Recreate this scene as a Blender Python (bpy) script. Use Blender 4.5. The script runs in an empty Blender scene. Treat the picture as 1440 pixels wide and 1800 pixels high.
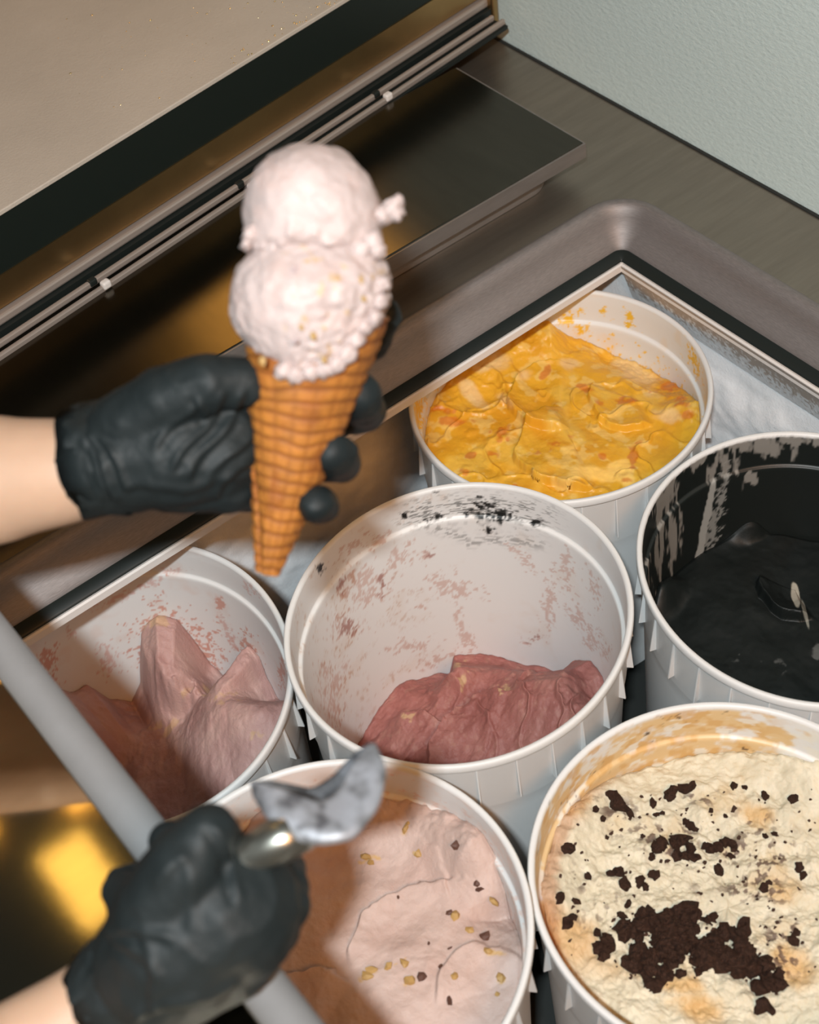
import bpy, bmesh, math, random
import numpy as np
from mathutils import Vector, Matrix
random.seed(7); RNG = np.random.default_rng(11)
S = bpy.context.scene
COL = S.collection

# ------------------------------------------------------------------ camera
FPX, PITCH, ROLL, CAMH, PHI = 2595.6, .8381, -.1587, .804, .5503
def _rot(v):
    s, c = math.sin(PHI), math.cos(PHI)
    return np.array([v[0]*c+v[1]*s, -v[0]*s+v[1]*c, v[2]])
_cp, _sp, _cr, _sr = math.cos(PITCH), math.sin(PITCH), math.cos(ROLL), math.sin(ROLL)
CAM = np.array([0, 0, CAMH])
FW = _rot([0, _cp, -_sp]); _r0 = np.array([1., 0, 0]); _u0 = np.array([0, _sp, _cp])
RT = _rot(_r0*_cr+_u0*_sr); UP = _rot(-_r0*_sr+_u0*_cr)
def ray(x, y): return FW*FPX+(x-720)*RT-(y-900)*UP
def at_z(x, y, z):
    d = ray(x, y); return CAM+d*((z-CAMH)/d[2])
def at_d(x, y, D): return CAM+ray(x, y)/FPX*D
def pix(P):
    v = np.atleast_2d(P)-CAM; w = v@FW
    return 720+FPX*(v@RT)/w, 900-FPX*(v@UP)/w
cd = bpy.data.cameras.new('camera'); cam = bpy.data.objects.new('camera', cd); COL.objects.link(cam)
cam.matrix_world = Matrix([[RT[0], UP[0], -FW[0], 0], [RT[1], UP[1], -FW[1], 0], [RT[2], UP[2], -FW[2], CAMH], [0, 0, 0, 1]])
cd.sensor_fit = 'VERTICAL'; cd.sensor_height = 36; cd.sensor_width = 28.8; cd.lens = FPX/1800*36
cd.clip_start = .02; cd.clip_end = 50
cd.dof.use_dof = True; cd.dof.focus_distance = 1.08; cd.dof.aperture_fstop = 8.5
S.camera = cam

# ------------------------------------------------------------------ light
S.view_settings.view_transform = 'Standard'; S.view_settings.look = 'None'
S.view_settings.exposure = 0; S.view_settings.gamma = 1; S.view_settings.use_curve_mapping = False
W = bpy.data.worlds.new('shop'); S.world = W; W.use_nodes = True
bg = W.node_tree.nodes['Background']; bg.inputs[0].default_value = (.030, .034, .032, 1); bg.inputs[1].default_value = 1.0
def area(name, loc, target, size, size_y, power, col):
    L = bpy.data.lights.new(name, 'AREA'); L.shape = 'RECTANGLE'; L.size = size; L.size_y = size_y; L.energy = power; L.color = col
    o = bpy.data.objects.new(name, L); COL.objects.link(o); o.location = loc
    o.rotation_euler = (Vector(target)-Vector(loc)).to_track_quat('-Z', 'Y').to_euler(); return o
flash_loc = CAM-RT*.075+UP*.055-FW*.35
fl = area('camera_flash', flash_loc, flash_loc+FW+np.array([.02, .0, .06]), .05, .03, 19.5, (.86, .96, 1.0))
# warm ceiling lamps of the shop: one over the operator, two beyond the counter
area('warm_ceiling_lamp', (-.1, -1.1, 1.9), (.3, .5, 0), .8, .8, 24.0, (1, .42, .11))
area('warm_pendant', (.120, 1.405, 1.80), (.120, 1.30, 0), .09, .17, .17, (1, .62, .13))
area('warm_strip_lamp', (.20, 1.74, 1.80), (.20, 1.6, 0), .06, .40, .40, (1, .50, .08))
area('warm_strip_lamp', (.02, 1.80, 1.80), (.02, 1.7, 0), .06, .40, .40, (1, .50, .08))
area('warm_far_lamp', (1.55, 2.62, 1.80), (.8, 1.2, 0), .8, .34, 6.0, (1, .48, .10))

# ------------------------------------------------------------------ noise
def _h(ix, iy, iz, s):
    n = (ix*374761393+iy*668265263+iz*2147483647+s*974711) & 0xffffffff
    n = ((n ^ (n >> 13))*1274126177) & 0xffffffff
    n = ((n ^ (n >> 16))*2246822519) & 0xffffffff
    return ((n ^ (n >> 15)) & 0xffff)/65535.
def vn(x, y, z=0, s=0):
    x = np.asarray(x, float); y = np.asarray(y, float); z = np.zeros_like(x)+z
    i, j, k = [np.floor(a).astype(np.int64) for a in (x, y, z)]
    u, v, w = x-i, y-j, z-k
    u, v, w = [t*t*t*(t*(6*t-15)+10) for t in (u, v, w)]
    r = 0
    for a in (0, 1):
        for b in (0, 1):
            for c in (0, 1):
                r = r+_h(i+a, j+b, k+c, s)*(u if a else 1-u)*(v if b else 1-v)*(w if c else 1-w)
    return r*2-1
def fbm(x, y, z=0, s=0, o=4, g=.5):
    r = 0; a = 1.; t = 0
    for q in range(o):
        r = r+a*vn(np.asarray(x)*2**q, np.asarray(y)*2**q, np.asarray(z)*2**q, s+q*17); t += a; a *= g
    return r/t
def ss(a, b, x):
    t = np.clip((x-a)/(b-a), 0, 1); return t*t*(3-2*t)
def lin(c):
    c = np.array(c, float)/255.; return np.where(c <= .04045, c/12.92, ((c+.055)/1.055)**2.4)

def cmix(c, m, q): m = np.clip(m, 0, 1)[:, None]; return c*(1-m)+np.array(q)*m
# ------------------------------------------------------------------ materials
def mat(name, col=(.5, .5, .5), rough=.5, metal=0, spec=.5, attr=None, bump=None, sss=0, sss_col=None, coat=0, trans=0, ior=1.45, vary=None, aniso=0):
    m = bpy.data.materials.new(name); m.use_nodes = True; N = m.node_tree.nodes; Lk = m.node_tree.links
    b = N['Principled BSDF']
    b.inputs['Base Color'].default_value = (*col, 1); b.inputs['Roughness'].default_value = rough; b.inputs['Metallic'].default_value = metal
    b.inputs['Specular IOR Level'].default_value = spec; b.inputs['IOR'].default_value = ior
    b.inputs['Coat Weight'].default_value = coat; b.inputs['Coat Roughness'].default_value = .1
    b.inputs['Transmission Weight'].default_value = trans
    if aniso: b.inputs['Anisotropic'].default_value = aniso
    if sss: b.inputs['Subsurface Weight'].default_value = sss; b.inputs['Subsurface Radius'].default_value = sss_col or (1, .6, .4); b.inputs['Subsurface Scale'].default_value = .006
    src = None
    if attr:
        a = N.new('ShaderNodeAttribute'); a.attribute_name = attr; src = a.outputs['Color']
    tc = N.new('ShaderNodeTexCoord')
    if vary:   # (scale, amount, stretch)
        mp = N.new('ShaderNodeMapping'); mp.inputs['Scale'].default_value = vary[2] if len(vary) > 2 else (1, 1, 1)
        Lk.new(tc.outputs['Object'], mp.inputs[0])
        n = N.new('ShaderNodeTexNoise'); n.inputs['Scale'].default_value = vary[0]; n.inputs['Detail'].default_value = 6; n.inputs['Roughness'].default_value = .65
        Lk.new(mp.outputs[0], n.inputs['Vector'])
        mr = N.new('ShaderNodeMapRange'); mr.inputs['From Min'].default_value = .3; mr.inputs['From Max'].default_value = .7
        mr.inputs['To Min'].default_value = 1-vary[1]; mr.inputs['To Max'].default_value = 1+vary[1]
        Lk.new(n.outputs[0], mr.inputs[0])
        vm = N.new('ShaderNodeVectorMath'); vm.operation = 'SCALE'
        if src: Lk.new(src, vm.inputs[0])
        else: vm.inputs[0].default_value = col
        Lk.new(mr.outputs[0], vm.inputs['Scale']); src = vm.outputs[0]
    if src: Lk.new(src, b.inputs['Base Color'])
    if bump:   # list of (scale, strength, distance, stretch)
        prev = None
        for bp in bump:
            mp = N.new('ShaderNodeMapping'); mp.inputs['Scale'].default_value = bp[3] if len(bp) > 3 else (1, 1, 1)
            Lk.new(tc.outputs['Object'], mp.inputs[0])
            n = N.new('ShaderNodeTexNoise'); n.inputs['Scale'].default_value = bp[0]; n.inputs['Detail'].default_value = 5; n.inputs['Roughness'].default_value = .6
            Lk.new(mp.outputs[0], n.inputs['Vector'])
            bm_ = N.new('ShaderNodeBump'); bm_.inputs['Strength'].default_value = bp[1]; bm_.inputs['Distance'].default_value = bp[2]
            Lk.new(n.outputs[0], bm_.inputs['Height'])
            if prev: Lk.new(prev, bm_.inputs['Normal'])
            prev = bm_.outputs[0]
        Lk.new(prev, b.inputs['Normal'])
    return m
M = {}
M['wall'] = mat('textured_wall_paint', (.62, .71, .68), .75, vary=(300, .05), bump=[(300, .7, .0010, (1, .45, 1)), (90, .25, .0008)])
M['counter'] = mat('brushed_steel_counter', (.29, .25, .205), .38, .86, vary=(14, .10, (1, 9, 1)), bump=[(500, .25, .0003, (.15, 1.5, 1)), (5, .1, .001)])
M['trough'] = mat('worn_pressed_steel', (.255, .230, .222), .58, .6, vary=(160, .14, (1, 1, 12)), bump=[(240, .35, .0004, (1, 1, 8))])
M['lidsteel'] = mat('polished_steel', (.42, .36, .27), .07, 1, vary=(8, .08, (1, 6, 1)), bump=[(7, .03, .002)])
M['board'] = mat('dark_polished_steel', (.10, .09, .072), .20, 1, vary=(7, .12, (6, 1, 1)), bump=[(5, .05, .003)])
M['edge'] = mat('brushed_steel_edge', (.30, .27, .25), .45, .65, vary=(90, .1, (.2, 1, 1)))
M['face'] = mat('bronze_reflection_steel', (.42, .27, .12), .28, .95, vary=(6, .2), bump=[(6, .08, .003)])  # warm lamp reflection of the ledge face put into the bronze base colour
M['darkrefl'] = mat('dark_reflection_steel', (.012, .018, .015), .35, .3)  # dark reflection in the polished ledge face put into the base colour
M['shelf'] = mat('beige_steel_shelf', (.50, .45, .385), .6, .1, vary=(10, .06), bump=[(420, .5, .0006), (90, .3, .0006)])
M['strip'] = mat('pale_aluminium_strip', (.42, .36, .32), .4, .5)
M['gasket'] = mat('black_rubber_gasket', (.008, .012, .011), .5)
M['liner'] = mat('white_cabinet_liner', (.62, .63, .62), .55, vary=(40, .06))
M['frost'] = mat('frosted_liner_wall', (.86, .88, .90), .6, attr=None, vary=(60, .07), bump=[(500, .5, .0008), (120, .4, .001)], sss=.2, sss_col=(1, 1, 1))
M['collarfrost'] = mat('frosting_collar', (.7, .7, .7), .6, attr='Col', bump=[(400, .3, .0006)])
M['rimstrip'] = mat('white_plastic_edge', (.70, .66, .63), .4)
M['dark'] = mat('dark_fill_and_shade', (.02, .022, .02), .8)  # sealant and ledge core; also shade between tubs, painted on the liner floor
M['tube'] = mat('satin_grey_tube', (.165, .165, .165), .75, .0, vary=(50, .06))
M['water'] = mat('water_droplet', (1, 1, 1), .02, trans=1, ior=1.33)
M['tub'] = mat('white_tub_plastic', (.7, .7, .69), .42, attr='Col', bump=[(350, .12, .0004)], sss=.08, sss_col=(1, 1, 1))
M['rib'] = mat('white_tub_rib', (.70, .70, .69), .42)
M['food'] = mat('gelato', (.7, .5, .4), .5, attr='Col', bump=[(420, .55, .0011), (1300, .4, .0006)], sss=.12, spec=.4)
M['mango'] = mat('mango_sorbet', (.7, .5, .1), .32, attr='Col', bump=[(300, .3, .0010)], sss=.15, sss_col=(1, .6, .15), coat=.0, spec=.35)
M['black'] = mat('black_gelato', (.01, .012, .012), .5, attr='Col', bump=[(240, .25, .0008)], spec=.35)
M['crumb'] = mat('chocolate_biscuit', (.058, .026, .015), .85, vary=(260, .6), bump=[(700, 1, .002)])
M['crumbbig'] = mat('chocolate_biscuit_chunk', (.060, .027, .016), .85, vary=(2.6, .75), bump=[(5, 1, .5), (14, .8, .2)])
M['nut'] = mat('nut_piece', (.42, .26, .09), .6)
M['nutdark'] = mat('dark_nut_piece', (.10, .045, .03), .6)
M['scoop'] = mat('strawberry_cream_scoop', (.86, .76, .74), .55, attr='Col', bump=[(260, .35, .0008), (900, .3, .0004)], sss=.25, sss_col=(1, .7, .6))
M['waffle'] = mat('waffle_cone', (.3, .12, .03), .65, attr='Col', vary=(90, .22), bump=[(700, .6, .0008)])
M['glove'] = mat('black_nitrile_glove', (.010, .0145, .0155), .58, spec=.33, bump=[(60, .35, .003, (1, 1, 1)), (220, .25, .0008)])
M['skin'] = mat('skin', (.46, .30, .205), .55, bump=[(300, .15, .0006)], sss=.25, sss_col=(1, .35, .2), vary=(30, .05))
M['tool'] = mat('cast_aluminium', (.36, .37, .40), .55, .6, bump=[(60, .35, .002)], attr='Col')
M['collar'] = mat('satin_steel_collar', (.42, .42, .37), .28, .95)

# ------------------------------------------------------------------ mesh helpers
def link(o, parent=None):
    COL.objects.link(o)
    if parent: o.parent = parent
    return o
def mesh_obj(name, V, F, m, parent=None, smooth=True, col=None):
    me = bpy.data.meshes.new(name)
    V = np.asarray(V, float)
    if isinstance(F, np.ndarray) and F.ndim == 2:
        k = F.shape[1]; me.vertices.add(len(V)); me.vertices.foreach_set('co', V.ravel())
        me.loops.add(F.size); me.loops.foreach_set('vertex_index', F.ravel().astype(np.int32))
        me.polygons.add(len(F)); me.polygons.foreach_set('loop_start', np.arange(0, F.size, k, dtype=np.int32))
        me.polygons.foreach_set('loop_total', np.full(len(F), k, dtype=np.int32))
        me.update(calc_edges=True)
    else:
        me.from_pydata([tuple(v) for v in V], [], [tuple(f) for f in F]); me.update()
    me.polygons.foreach_set('use_smooth', [smooth]*len(me.polygons))
    if col is not None:
        a = me.color_attributes.new('Col', 'FLOAT_COLOR', 'POINT')
        c = np.ones((len(V), 4)); c[:, :3] = col; a.data.foreach_set('color', c.ravel())
    me.materials.append(m)
    o = bpy.data.objects.new(name, me); link(o, parent); return o
def setcol(me, c3):
    a = me.color_attributes.new('Col', 'FLOAT_COLOR', 'POINT')
    c = np.ones((len(me.vertices), 4)); c[:, :3] = c3; a.data.foreach_set('color', c.ravel())
def tag(o, label=None, cat=None, group=None, kind=None):
    if label: o['label'] = label
    if cat: o['category'] = cat
    if group: o['group'] = group
    if kind: o['kind'] = kind
    return o
def empty(name, loc=(0, 0, 0), rz=0):
    o = bpy.data.objects.new(name, None); o.empty_display_size = .02; COL.objects.link(o); o.location = loc; o.rotation_euler = (0, 0, rz); return o
def box(name, a, b, m, parent=None, bev=0, seg=2):
    bm = bmesh.new(); bmesh.ops.create_cube(bm, size=1)
    for v in bm.verts: v.co = Vector([(a[i]+b[i])/2+v.co[i]*(b[i]-a[i]) for i in range(3)])
    if bev: bmesh.ops.bevel(bm, geom=bm.edges[:], offset=bev, segments=seg, affect='EDGES', profile=.5)
    me = bpy.data.meshes.new(name); bm.to_mesh(me); bm.free()
    me.polygons.foreach_set('use_smooth', [False]*len(me.polygons)); me.materials.append(m)
    o = bpy.data.objects.new(name, me); link(o, parent); return o
def grid_faces(n, m, wrap=False):   # n rows, m columns; wrap in columns
    i = np.arange(n-1)[:, None]; j = np.arange(m if wrap else m-1)[None, :]; j2 = (j+1) % m
    return np.stack([i*m+j, i*m+j2, (i+1)*m+j2, (i+1)*m+j], -1).reshape(-1, 4)
def extrude_poly(name, prof, x0, x1, m, parent=None, smooth=False):   # prof: (y,z) list, along x
    n = len(prof); V = [(x0, y, z) for y, z in prof]+[(x1, y, z) for y, z in prof]
    F = [(i, (i+1) % n, n+(i+1) % n, n+i) for i in range(n)]+[tuple(range(n))[::-1], tuple(range(n, 2*n))]
    return mesh_obj(name, V, F, m, parent, smooth)
def rounded_path(x0, x1, y0, y1, off, nc=14):   # counter-clockwise loop around a sharp rectangle, offset outwards
    P = []
    for cx, cy, a0 in ((x1, y0, -90), (x1, y1, 0), (x0, y1, 90), (x0, y0, 180)):
        for k in range(nc+1):
            a = math.radians(a0+90*k/nc); P.append((cx+off*math.cos(a), cy+off*math.sin(a)))
    return np.array(P)
def sweep_rect(name, prof, rect, m, parent=None, close=False, smooth=True):
    rows = [np.c_[rounded_path(*rect, o+1e-4), np.full(60, z)] for o, z in prof]
    if close: rows.append(rows[0])
    V = np.concatenate(rows); return mesh_obj(name, V, grid_faces(len(rows), 60, True)[:, ::-1], m, parent, smooth)

# ------------------------------------------------------------------ the freezer cabinet (structure)
X0, X1, Y0, Y1 = .097, .667, -.06, .696          # opening of the freezer
ZC = .043                                          # counter height
CX0, CX1, CY0, CY1 = -.30, .796, -.30, 1.75
# worktop: plate with a hole
inner = np.c_[rounded_path(X0, X1, Y0, Y1, .045), np.full(60, ZC)]
pts = []
for p in inner:
    d = np.array([p[0]-(X0+X1)/2, p[1]-(Y0+Y1)/2]);
outer = rounded_path(X0, X1, Y0, Y1, .045)
def to_outer(p):
    c = np.array([(X0+X1)/2, (Y0+Y1)/2]); d = p-c
    t = min([((CX1 if d[0] > 0 else CX0)-c[0])/d[0] if abs(d[0]) > 1e-9 else 9e9, ((CY1 if d[1] > 0 else CY0)-c[1])/d[1] if abs(d[1]) > 1e-9 else 9e9])
    return c+d*t
out = [to_outer(p) for p in outer]
corn = [np.array(q) for q in ((CX1, CY0), (CX1, CY1), (CX0, CY1), (CX0, CY0))]
for k in range(4):                                  # snap the nearest path point onto each plate corner
    i = int(np.argmin([np.hypot(*(o-corn[k])) for o in out])); out[i] = corn[k]
V = np.concatenate([inner, np.c_[out, np.full(60, ZC)], np.c_[out, np.full(60, ZC-.03)]])
ctr = mesh_obj('worktop', V, grid_faces(3, 60, True)[:, ::-1], M['counter'], None, False)
tag(ctr, 'brushed steel worktop around the freezer opening, meeting the pale wall', 'worktop')
well = empty('freezer_well', (0, 0, 0)); tag(well, 'white frosted freezer well sunk in the steel worktop, holding the six tubs', 'freezer')
pr = [(.045, ZC-.004), (.044, ZC+.002), (.0425, ZC+.006), (.039, ZC+.0105), (.035, ZC+.0125), (.031, ZC+.0115), (.0275, ZC+.008), (.025, ZC+.003), (.0225, ZC-.003), (.0185, ZC-.008),
      (.014, .0305), (.011, .027), (.0085, .0225), (.008, .017)]
sweep_rect('steel_rim', pr, (X0, X1, Y0, Y1), M['trough'], well)
sweep_rect('gasket', [(.0105, .018), (.0105, .024), (.0085, .0245), (.002, .0205), (.0005, .0195), (.0005, .014), (.0105, .014)], (X0, X1, Y0, Y1), M['gasket'], well, True)
sweep_rect('edge_strip', [(.001, .0185), (-.0015, .0195), (-.003, .0185), (-.0032, .0125), (-.001, .0115), (.0015, .0115), (.0015, .0185)], (X0, X1, Y0, Y1), M['rimstrip'], well, True, False)
# liner: far part recessed under the steel, right wall straight under the gasket
LX0, LX1, LY0, LY1, LZ = -.01, .6785, -.08, .772, -.27
def wall_grid(name, P0, P1, zt, zb, nrm, m, nx=160, nz=90, amp=.0016, fr=70, kind=None, lab=None):
    P0 = np.array(P0); P1 = np.array(P1); s = np.linspace(0, 1, nx); z = np.linspace(zt, zb, nz)
    L = np.hypot(*(P1-P0)); SS, ZZ = np.meshgrid(s, z)
    h = fbm(SS*L*fr, ZZ*fr, 0, 5, 4)*amp+np.abs(fbm(SS*L*14, ZZ*14, 3, 8, 3))*amp*2.2
    top = ss(zt-.024, zt-.06, ZZ); h = h*top
    P = P0[None, None]+(P1-P0)[None, None]*SS[..., None]
    V = np.stack([P[..., 0]+nrm[0]*h, P[..., 1]+nrm[1]*h, ZZ], -1).reshape(-1, 3)
    o = mesh_obj(name, V, grid_faces(nz, nx), m, well)
    return o
o = wall_grid('frosted_wall', (LX1, LY0), (LX1, LY1), .006, LZ, (-1, 0), M['frost'], 260); o['label'] = 'white frosty side wall of the freezer well'
wall_grid('liner_wall', (LX0, LY1), (LX1, LY1), .006, LZ, (0, -1), M['frost'], 180)
wall_grid('liner_wall', (LX0, LY0), (LX0, LY1), .006, LZ, (1, 0), M['liner'], 40, 12)
wall_grid('liner_wall', (LX0, LY0), (LX1, LY0), .006, LZ, (0, 1), M['liner'], 40, 12)
# sloping collar between the edge strip and the frosted wall (bare plastic, frost crystals along its foot)
nx, nz = 900, 40
sx, sz = np.meshgrid(np.linspace(.25, Y1-.0034, nx), np.linspace(0, 1, nz))
hz = .0192-.0412*sz; hx = (X1-.0042)+(LX1-X1+.0022)*sz
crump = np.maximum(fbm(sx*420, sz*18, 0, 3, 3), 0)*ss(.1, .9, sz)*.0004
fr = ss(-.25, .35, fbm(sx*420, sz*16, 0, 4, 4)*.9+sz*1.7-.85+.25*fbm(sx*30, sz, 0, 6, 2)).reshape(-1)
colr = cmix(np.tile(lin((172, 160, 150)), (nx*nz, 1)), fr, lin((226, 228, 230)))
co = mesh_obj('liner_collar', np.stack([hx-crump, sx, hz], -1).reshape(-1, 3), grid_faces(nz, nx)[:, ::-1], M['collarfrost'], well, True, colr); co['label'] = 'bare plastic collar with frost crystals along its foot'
mesh_obj('liner_ceiling', [(LX0, Y1, .012), (X1, Y1, .012), (LX1, LY1, .006), (LX0, LY1, .006)], [(0, 1, 2, 3)], M['liner'], well, False)
mesh_obj('liner_ceiling', [(LX0, LY0, .012), (X0, LY0, .012), (X0, LY1, .012), (LX0, LY1, .006)], [(0, 1, 2, 3)], M['liner'], well, False)
box('liner_floor', (LX0, LY0, LZ-.02), (LX1, LY1, LZ), M['dark'], well)  # liner floor coloured near black in place of the shadow between tubs
# condensation drops along the far edge strip
ico = bmesh.new(); bmesh.ops.create_icosphere(ico, subdivisions=2, radius=1)
dm = bpy.data.meshes.new('water_drop'); ico.to_mesh(dm); ico.free(); dm.polygons.foreach_set('use_smooth', [True]*len(dm.polygons)); dm.materials.append(M['water'])
for px, r in ((652, 2.6), (746, 2.2), (895, 2.6), (920, 2.2), (944, 3.2), (974, 3.2), (1003, 2.0), (1018, 1.4), (868, 1.2), (800, 1.3), (840, 1.0)):
    y = 461+(1090-px)*.6155+9
    p = at_z(px, y, .0108); d = bpy.data.objects.new('water_drop', dm); link(d, well); d.location = (p[0], Y1+.0022, .0095); d.scale = (r*.00048, r*.00048, r*.00065)

# wall and floor
w = box('wall_right', (.7965, -.8, -.9), (.84, 2.2, .52), M['wall']); tag(w, 'pale grey green textured wall rising behind the steel worktop', None, None, 'structure')
sl = box('trim_1', (.7935, -.3, ZC), (.7968, 1.75, ZC+.0012), M['dark']); tag(sl, 'dark sealant line between worktop and wall', None, None, 'structure')
fl_ = box('floor', (-2.5, -2.5, -.95), (2.5, 2.6, -.9), mat('grey_shop_floor', (.12, .11, .10), .6, vary=(20, .1))); tag(fl_, 'dark grey shop floor', None, None, 'structure')
body = empty('freezer_cabinet', (0, 0, 0)); tag(body, 'steel freezer body below the worktop', 'freezer body')
box('side_panel', (CX0+.01, CY0+.01, -.89), (-.02, LY1+.9, ZC-.031), M['counter'], body)
box('side_panel', (-.02, LY1+.012, -.89), (.79, LY1+.9, ZC-.031), M['counter'], body)
box('side_panel', (LX1+.012, CY0+.01, -.89), (.79, LY1+.01, ZC-.031), M['counter'], body)
box('side_panel', (-.02, CY0+.01, -.89), (LX1+.01, LY0-.01, ZC-.031), M['counter'], body)

# slab lying over the counter
bd = empty('steel_slab', (.12, .85, ZC)); tag(bd, 'dark polished steel slab lid lying on the worktop beyond the cone', 'lid')
def rel(o, p): return tuple(np.array(p)-np.array(o.location))
def boxw(name, a, b, m, parent, **k):
    o = box(name, a, b, m, parent, **k); o.location = -Vector(parent.location) if parent.rotation_euler.z == 0 else (0, 0, 0); return o
boxw('slab_top', (-.28, .7765, .066), (.700, .9435, .0805), M['board'], bd, bev=.0006)
boxw('edge_band', (-.28, .7745, .0662), (.7015, .7764, .0795), M['edge'], bd)
boxw('edge_band', (.7002, .7765, .0662), (.7018, .9435, .0795), M['edge'], bd)
rr = []
for k in range(11):
    a = math.radians(90*k/10); rr.append((.655+.028*math.sin(a), .790+.028*(1-math.cos(a))))
pv = [(-.28, .790)]+rr+[(.683, .93), (-.28, .93)]
n = len(pv); V = [(x, y, ZC+.0005) for x, y in pv]+[(x, y, .0655) for x, y in pv]
o = mesh_obj('lower_pan', V, [(i, (i+1) % n, n+(i+1) % n, n+i) for i in range(n)]+[tuple(range(n))[::-1], tuple(range(n, 2*n))], M['edge'], bd, False); o.location = -Vector(bd.location)

# raised ledge with rails, turned a little against the freezer
YAW = math.radians(7.4)
lg = empty('serving_ledge', tuple(at_z(0, 560, .092)), YAW)
tag(lg, 'raised steel serving ledge with beige top and thin rails beyond the slab', 'ledge')
Lx0, Lx1 = -.35, .555
FH = .079
def lbox(name, a, b, m, **k): return box(name, a, b, m, lg, **k)
lbox('shelf_top', (Lx0, -.001, FH), (Lx1, .75, FH+.004), M['shelf'], bev=.0008)
lbox('face_dark_reflection', (Lx0, .0003, .034), (Lx1, .006, FH), M['darkrefl'])  # polished steel reflecting dark surroundings, painted in as its colour
lbox('face_bronze_reflection', (Lx0, -.0008, .008), (Lx1, .006, .034), M['face'])  # same steel face lower down, warm reflection painted in as bronze
lbox('steel_lip', (Lx0, -.006, -.002), (Lx1, .004, .006), M['strip'], bev=.002)
lbox('ledge_core', (Lx0, .03, -.047), (Lx1, .75, FH-.001), M['dark'])
lbox('dark_rebate', (Lx0, -.010, -.009), (Lx1, .03, -.0025), M['gasket'])
lbox('glass_rail', (Lx0, -.0195, -.0085), (Lx1-.01, -.0155, -.003), M['strip'], bev=.0012)
lbox('glass_rail', (Lx0, -.0275, -.0125), (Lx1-.004, -.0235, -.007), M['strip'], bev=.0012)
lbox('dark_rebate', (Lx0, -.030, -.016), (Lx1-.004, .03, -.0125), M['gasket'])
for px, py in ((190, 500), (448, 328), (684, 168)):
    p = at_z(px, py, .086)-np.array(lg.location); c, s = math.cos(-YAW), math.sin(-YAW); lx = p[0]*c-p[1]*s
    lbox('rail_clip', (lx-.004, -.029, -.011), (lx+.004, -.0225, -.004), M['rimstrip'], bev=.002, seg=3)
    lbox('rail_joint', (lx-.010, -.0202, -.0075), (lx-.003, -.015, -.002), M['gasket'], bev=.001)
lbox('end_bracket', (Lx1-.004, -.012, -.028), (Lx1+.004, .05, .01), M['face'], bev=.002)
# glitter of wet specks on the shelf
sp = bpy.data.meshes.new('wet_speck'); ico = bmesh.new(); bmesh.ops.create_icosphere(ico, subdivisions=1, radius=1); ico.to_mesh(sp); ico.free()
gm = mat('wet_speck', (.95, .75, .38), .12, 1)
vs, fs = [], []
base = np.array([v.co[:] for v in sp.vertices]); bf = [tuple(p.vertices) for p in sp.polygons]
for k in range(150):
    px = 60+560*RNG.random()**.7; py = RNG.random()*max(10, (370-.618*px-8)); 
    if RNG.random() < .5: px = 400+215*RNG.random(); py = (378-.618*px)-6-25*RNG.random()**2
    P = at_z(px, py, .092+FH+.004)-np.array(lg.location); c, s = math.cos(-YAW), math.sin(-YAW)
    q = np.array([P[0]*c-P[1]*s, P[0]*s+P[1]*c, FH+.004]); r = .0003+.0007*RNG.random()**2
    if q[1] < .001: continue
    fs += [tuple(i+len(vs)*len(base) for i in f) for f in bf]; vs.append(base*np.array([r*1.6, r, r*.8])+q)
bpy.data.meshes.remove(sp)
o = mesh_obj('wet_specks', np.concatenate(vs), fs, gm, lg); o['kind'] = 'stuff'

# left: lid pushed open with its round tube edge
TZ, TR, TX = .215, .0103, .0660
ld = empty('hinged_cover', (-.1, .2, TZ)); tag(ld, 'polished steel hinged cover with a grey round front tube, at lower left', 'cover')
n = 40; th = np.linspace(0, 2*np.pi, n, endpoint=False)
ys = [-.35, .62]
V = np.concatenate([np.c_[TX+TR*np.cos(th), np.full(n, y), TZ+TR*np.sin(th)] for y in ys])
F = [(i, (i+1) % n, n+(i+1) % n, n+i) for i in range(n)]
o = mesh_obj('edge_tube', V, F+[tuple(range(n)), tuple(range(n, 2*n))[::-1]], M['tube'], ld); o.location = -Vector(ld.location)
boxw('lid_panel', (-.60, -.35, TZ-.012), (TX-.008, .60, TZ-.003), M['lidsteel'], ld)
boxw('hinge_post', (-.26, .56, ZC), (-.24, .58, TZ-.0125), M['edge'], ld)
boxw('hinge_post', (-.26, -.25, ZC), (-.24, -.23, TZ-.0125), M['edge'], ld)

# ------------------------------------------------------------------ tubs
R = .12
TUBS = {'A': ((.5473, .6411, -.0057), (-.0035, .0100)), 'B': ((.3397, .5133, .0111), (-.0028, .0269)), 'C': ((.1487, .6469, -.0171), (-.0401, -.0303)),
        'D': ((.5538, .3932, -.0017), (-.0306, -.0110)), 'E': ((.1339, .3849, .0120), (.0138, .0143)), 'F': ((.3447, .2652, -.0039), (.0053, -.0096))}
TUB_H = .245
def Rth(k, th):      # slightly out of round, as full plastic tubs are (angle in cabinet frame)
    a, b = TUBS[k][1]; t = th+PHI
    return R*(1+a*np.cos(2*t)+b*np.sin(2*t))
INNER = [(-.0012, .0000), (-.0034, -.0004), (-.0044, -.002), (-.0049, -.010), (-.0054, -.0300), (-.0060, -.0312), (-.0074, -.0316), (-.0080, -.0322), (-.0084, -.0335)]
def inner_off(z):
    zs = [-i[1] for i in INNER]+[TUB_H-.006]; os_ = [i[0] for i in INNER]+[-.019]
    return np.interp(-np.asarray(z), zs, os_)
WHITE = np.array([.72, .72, .71])
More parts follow.
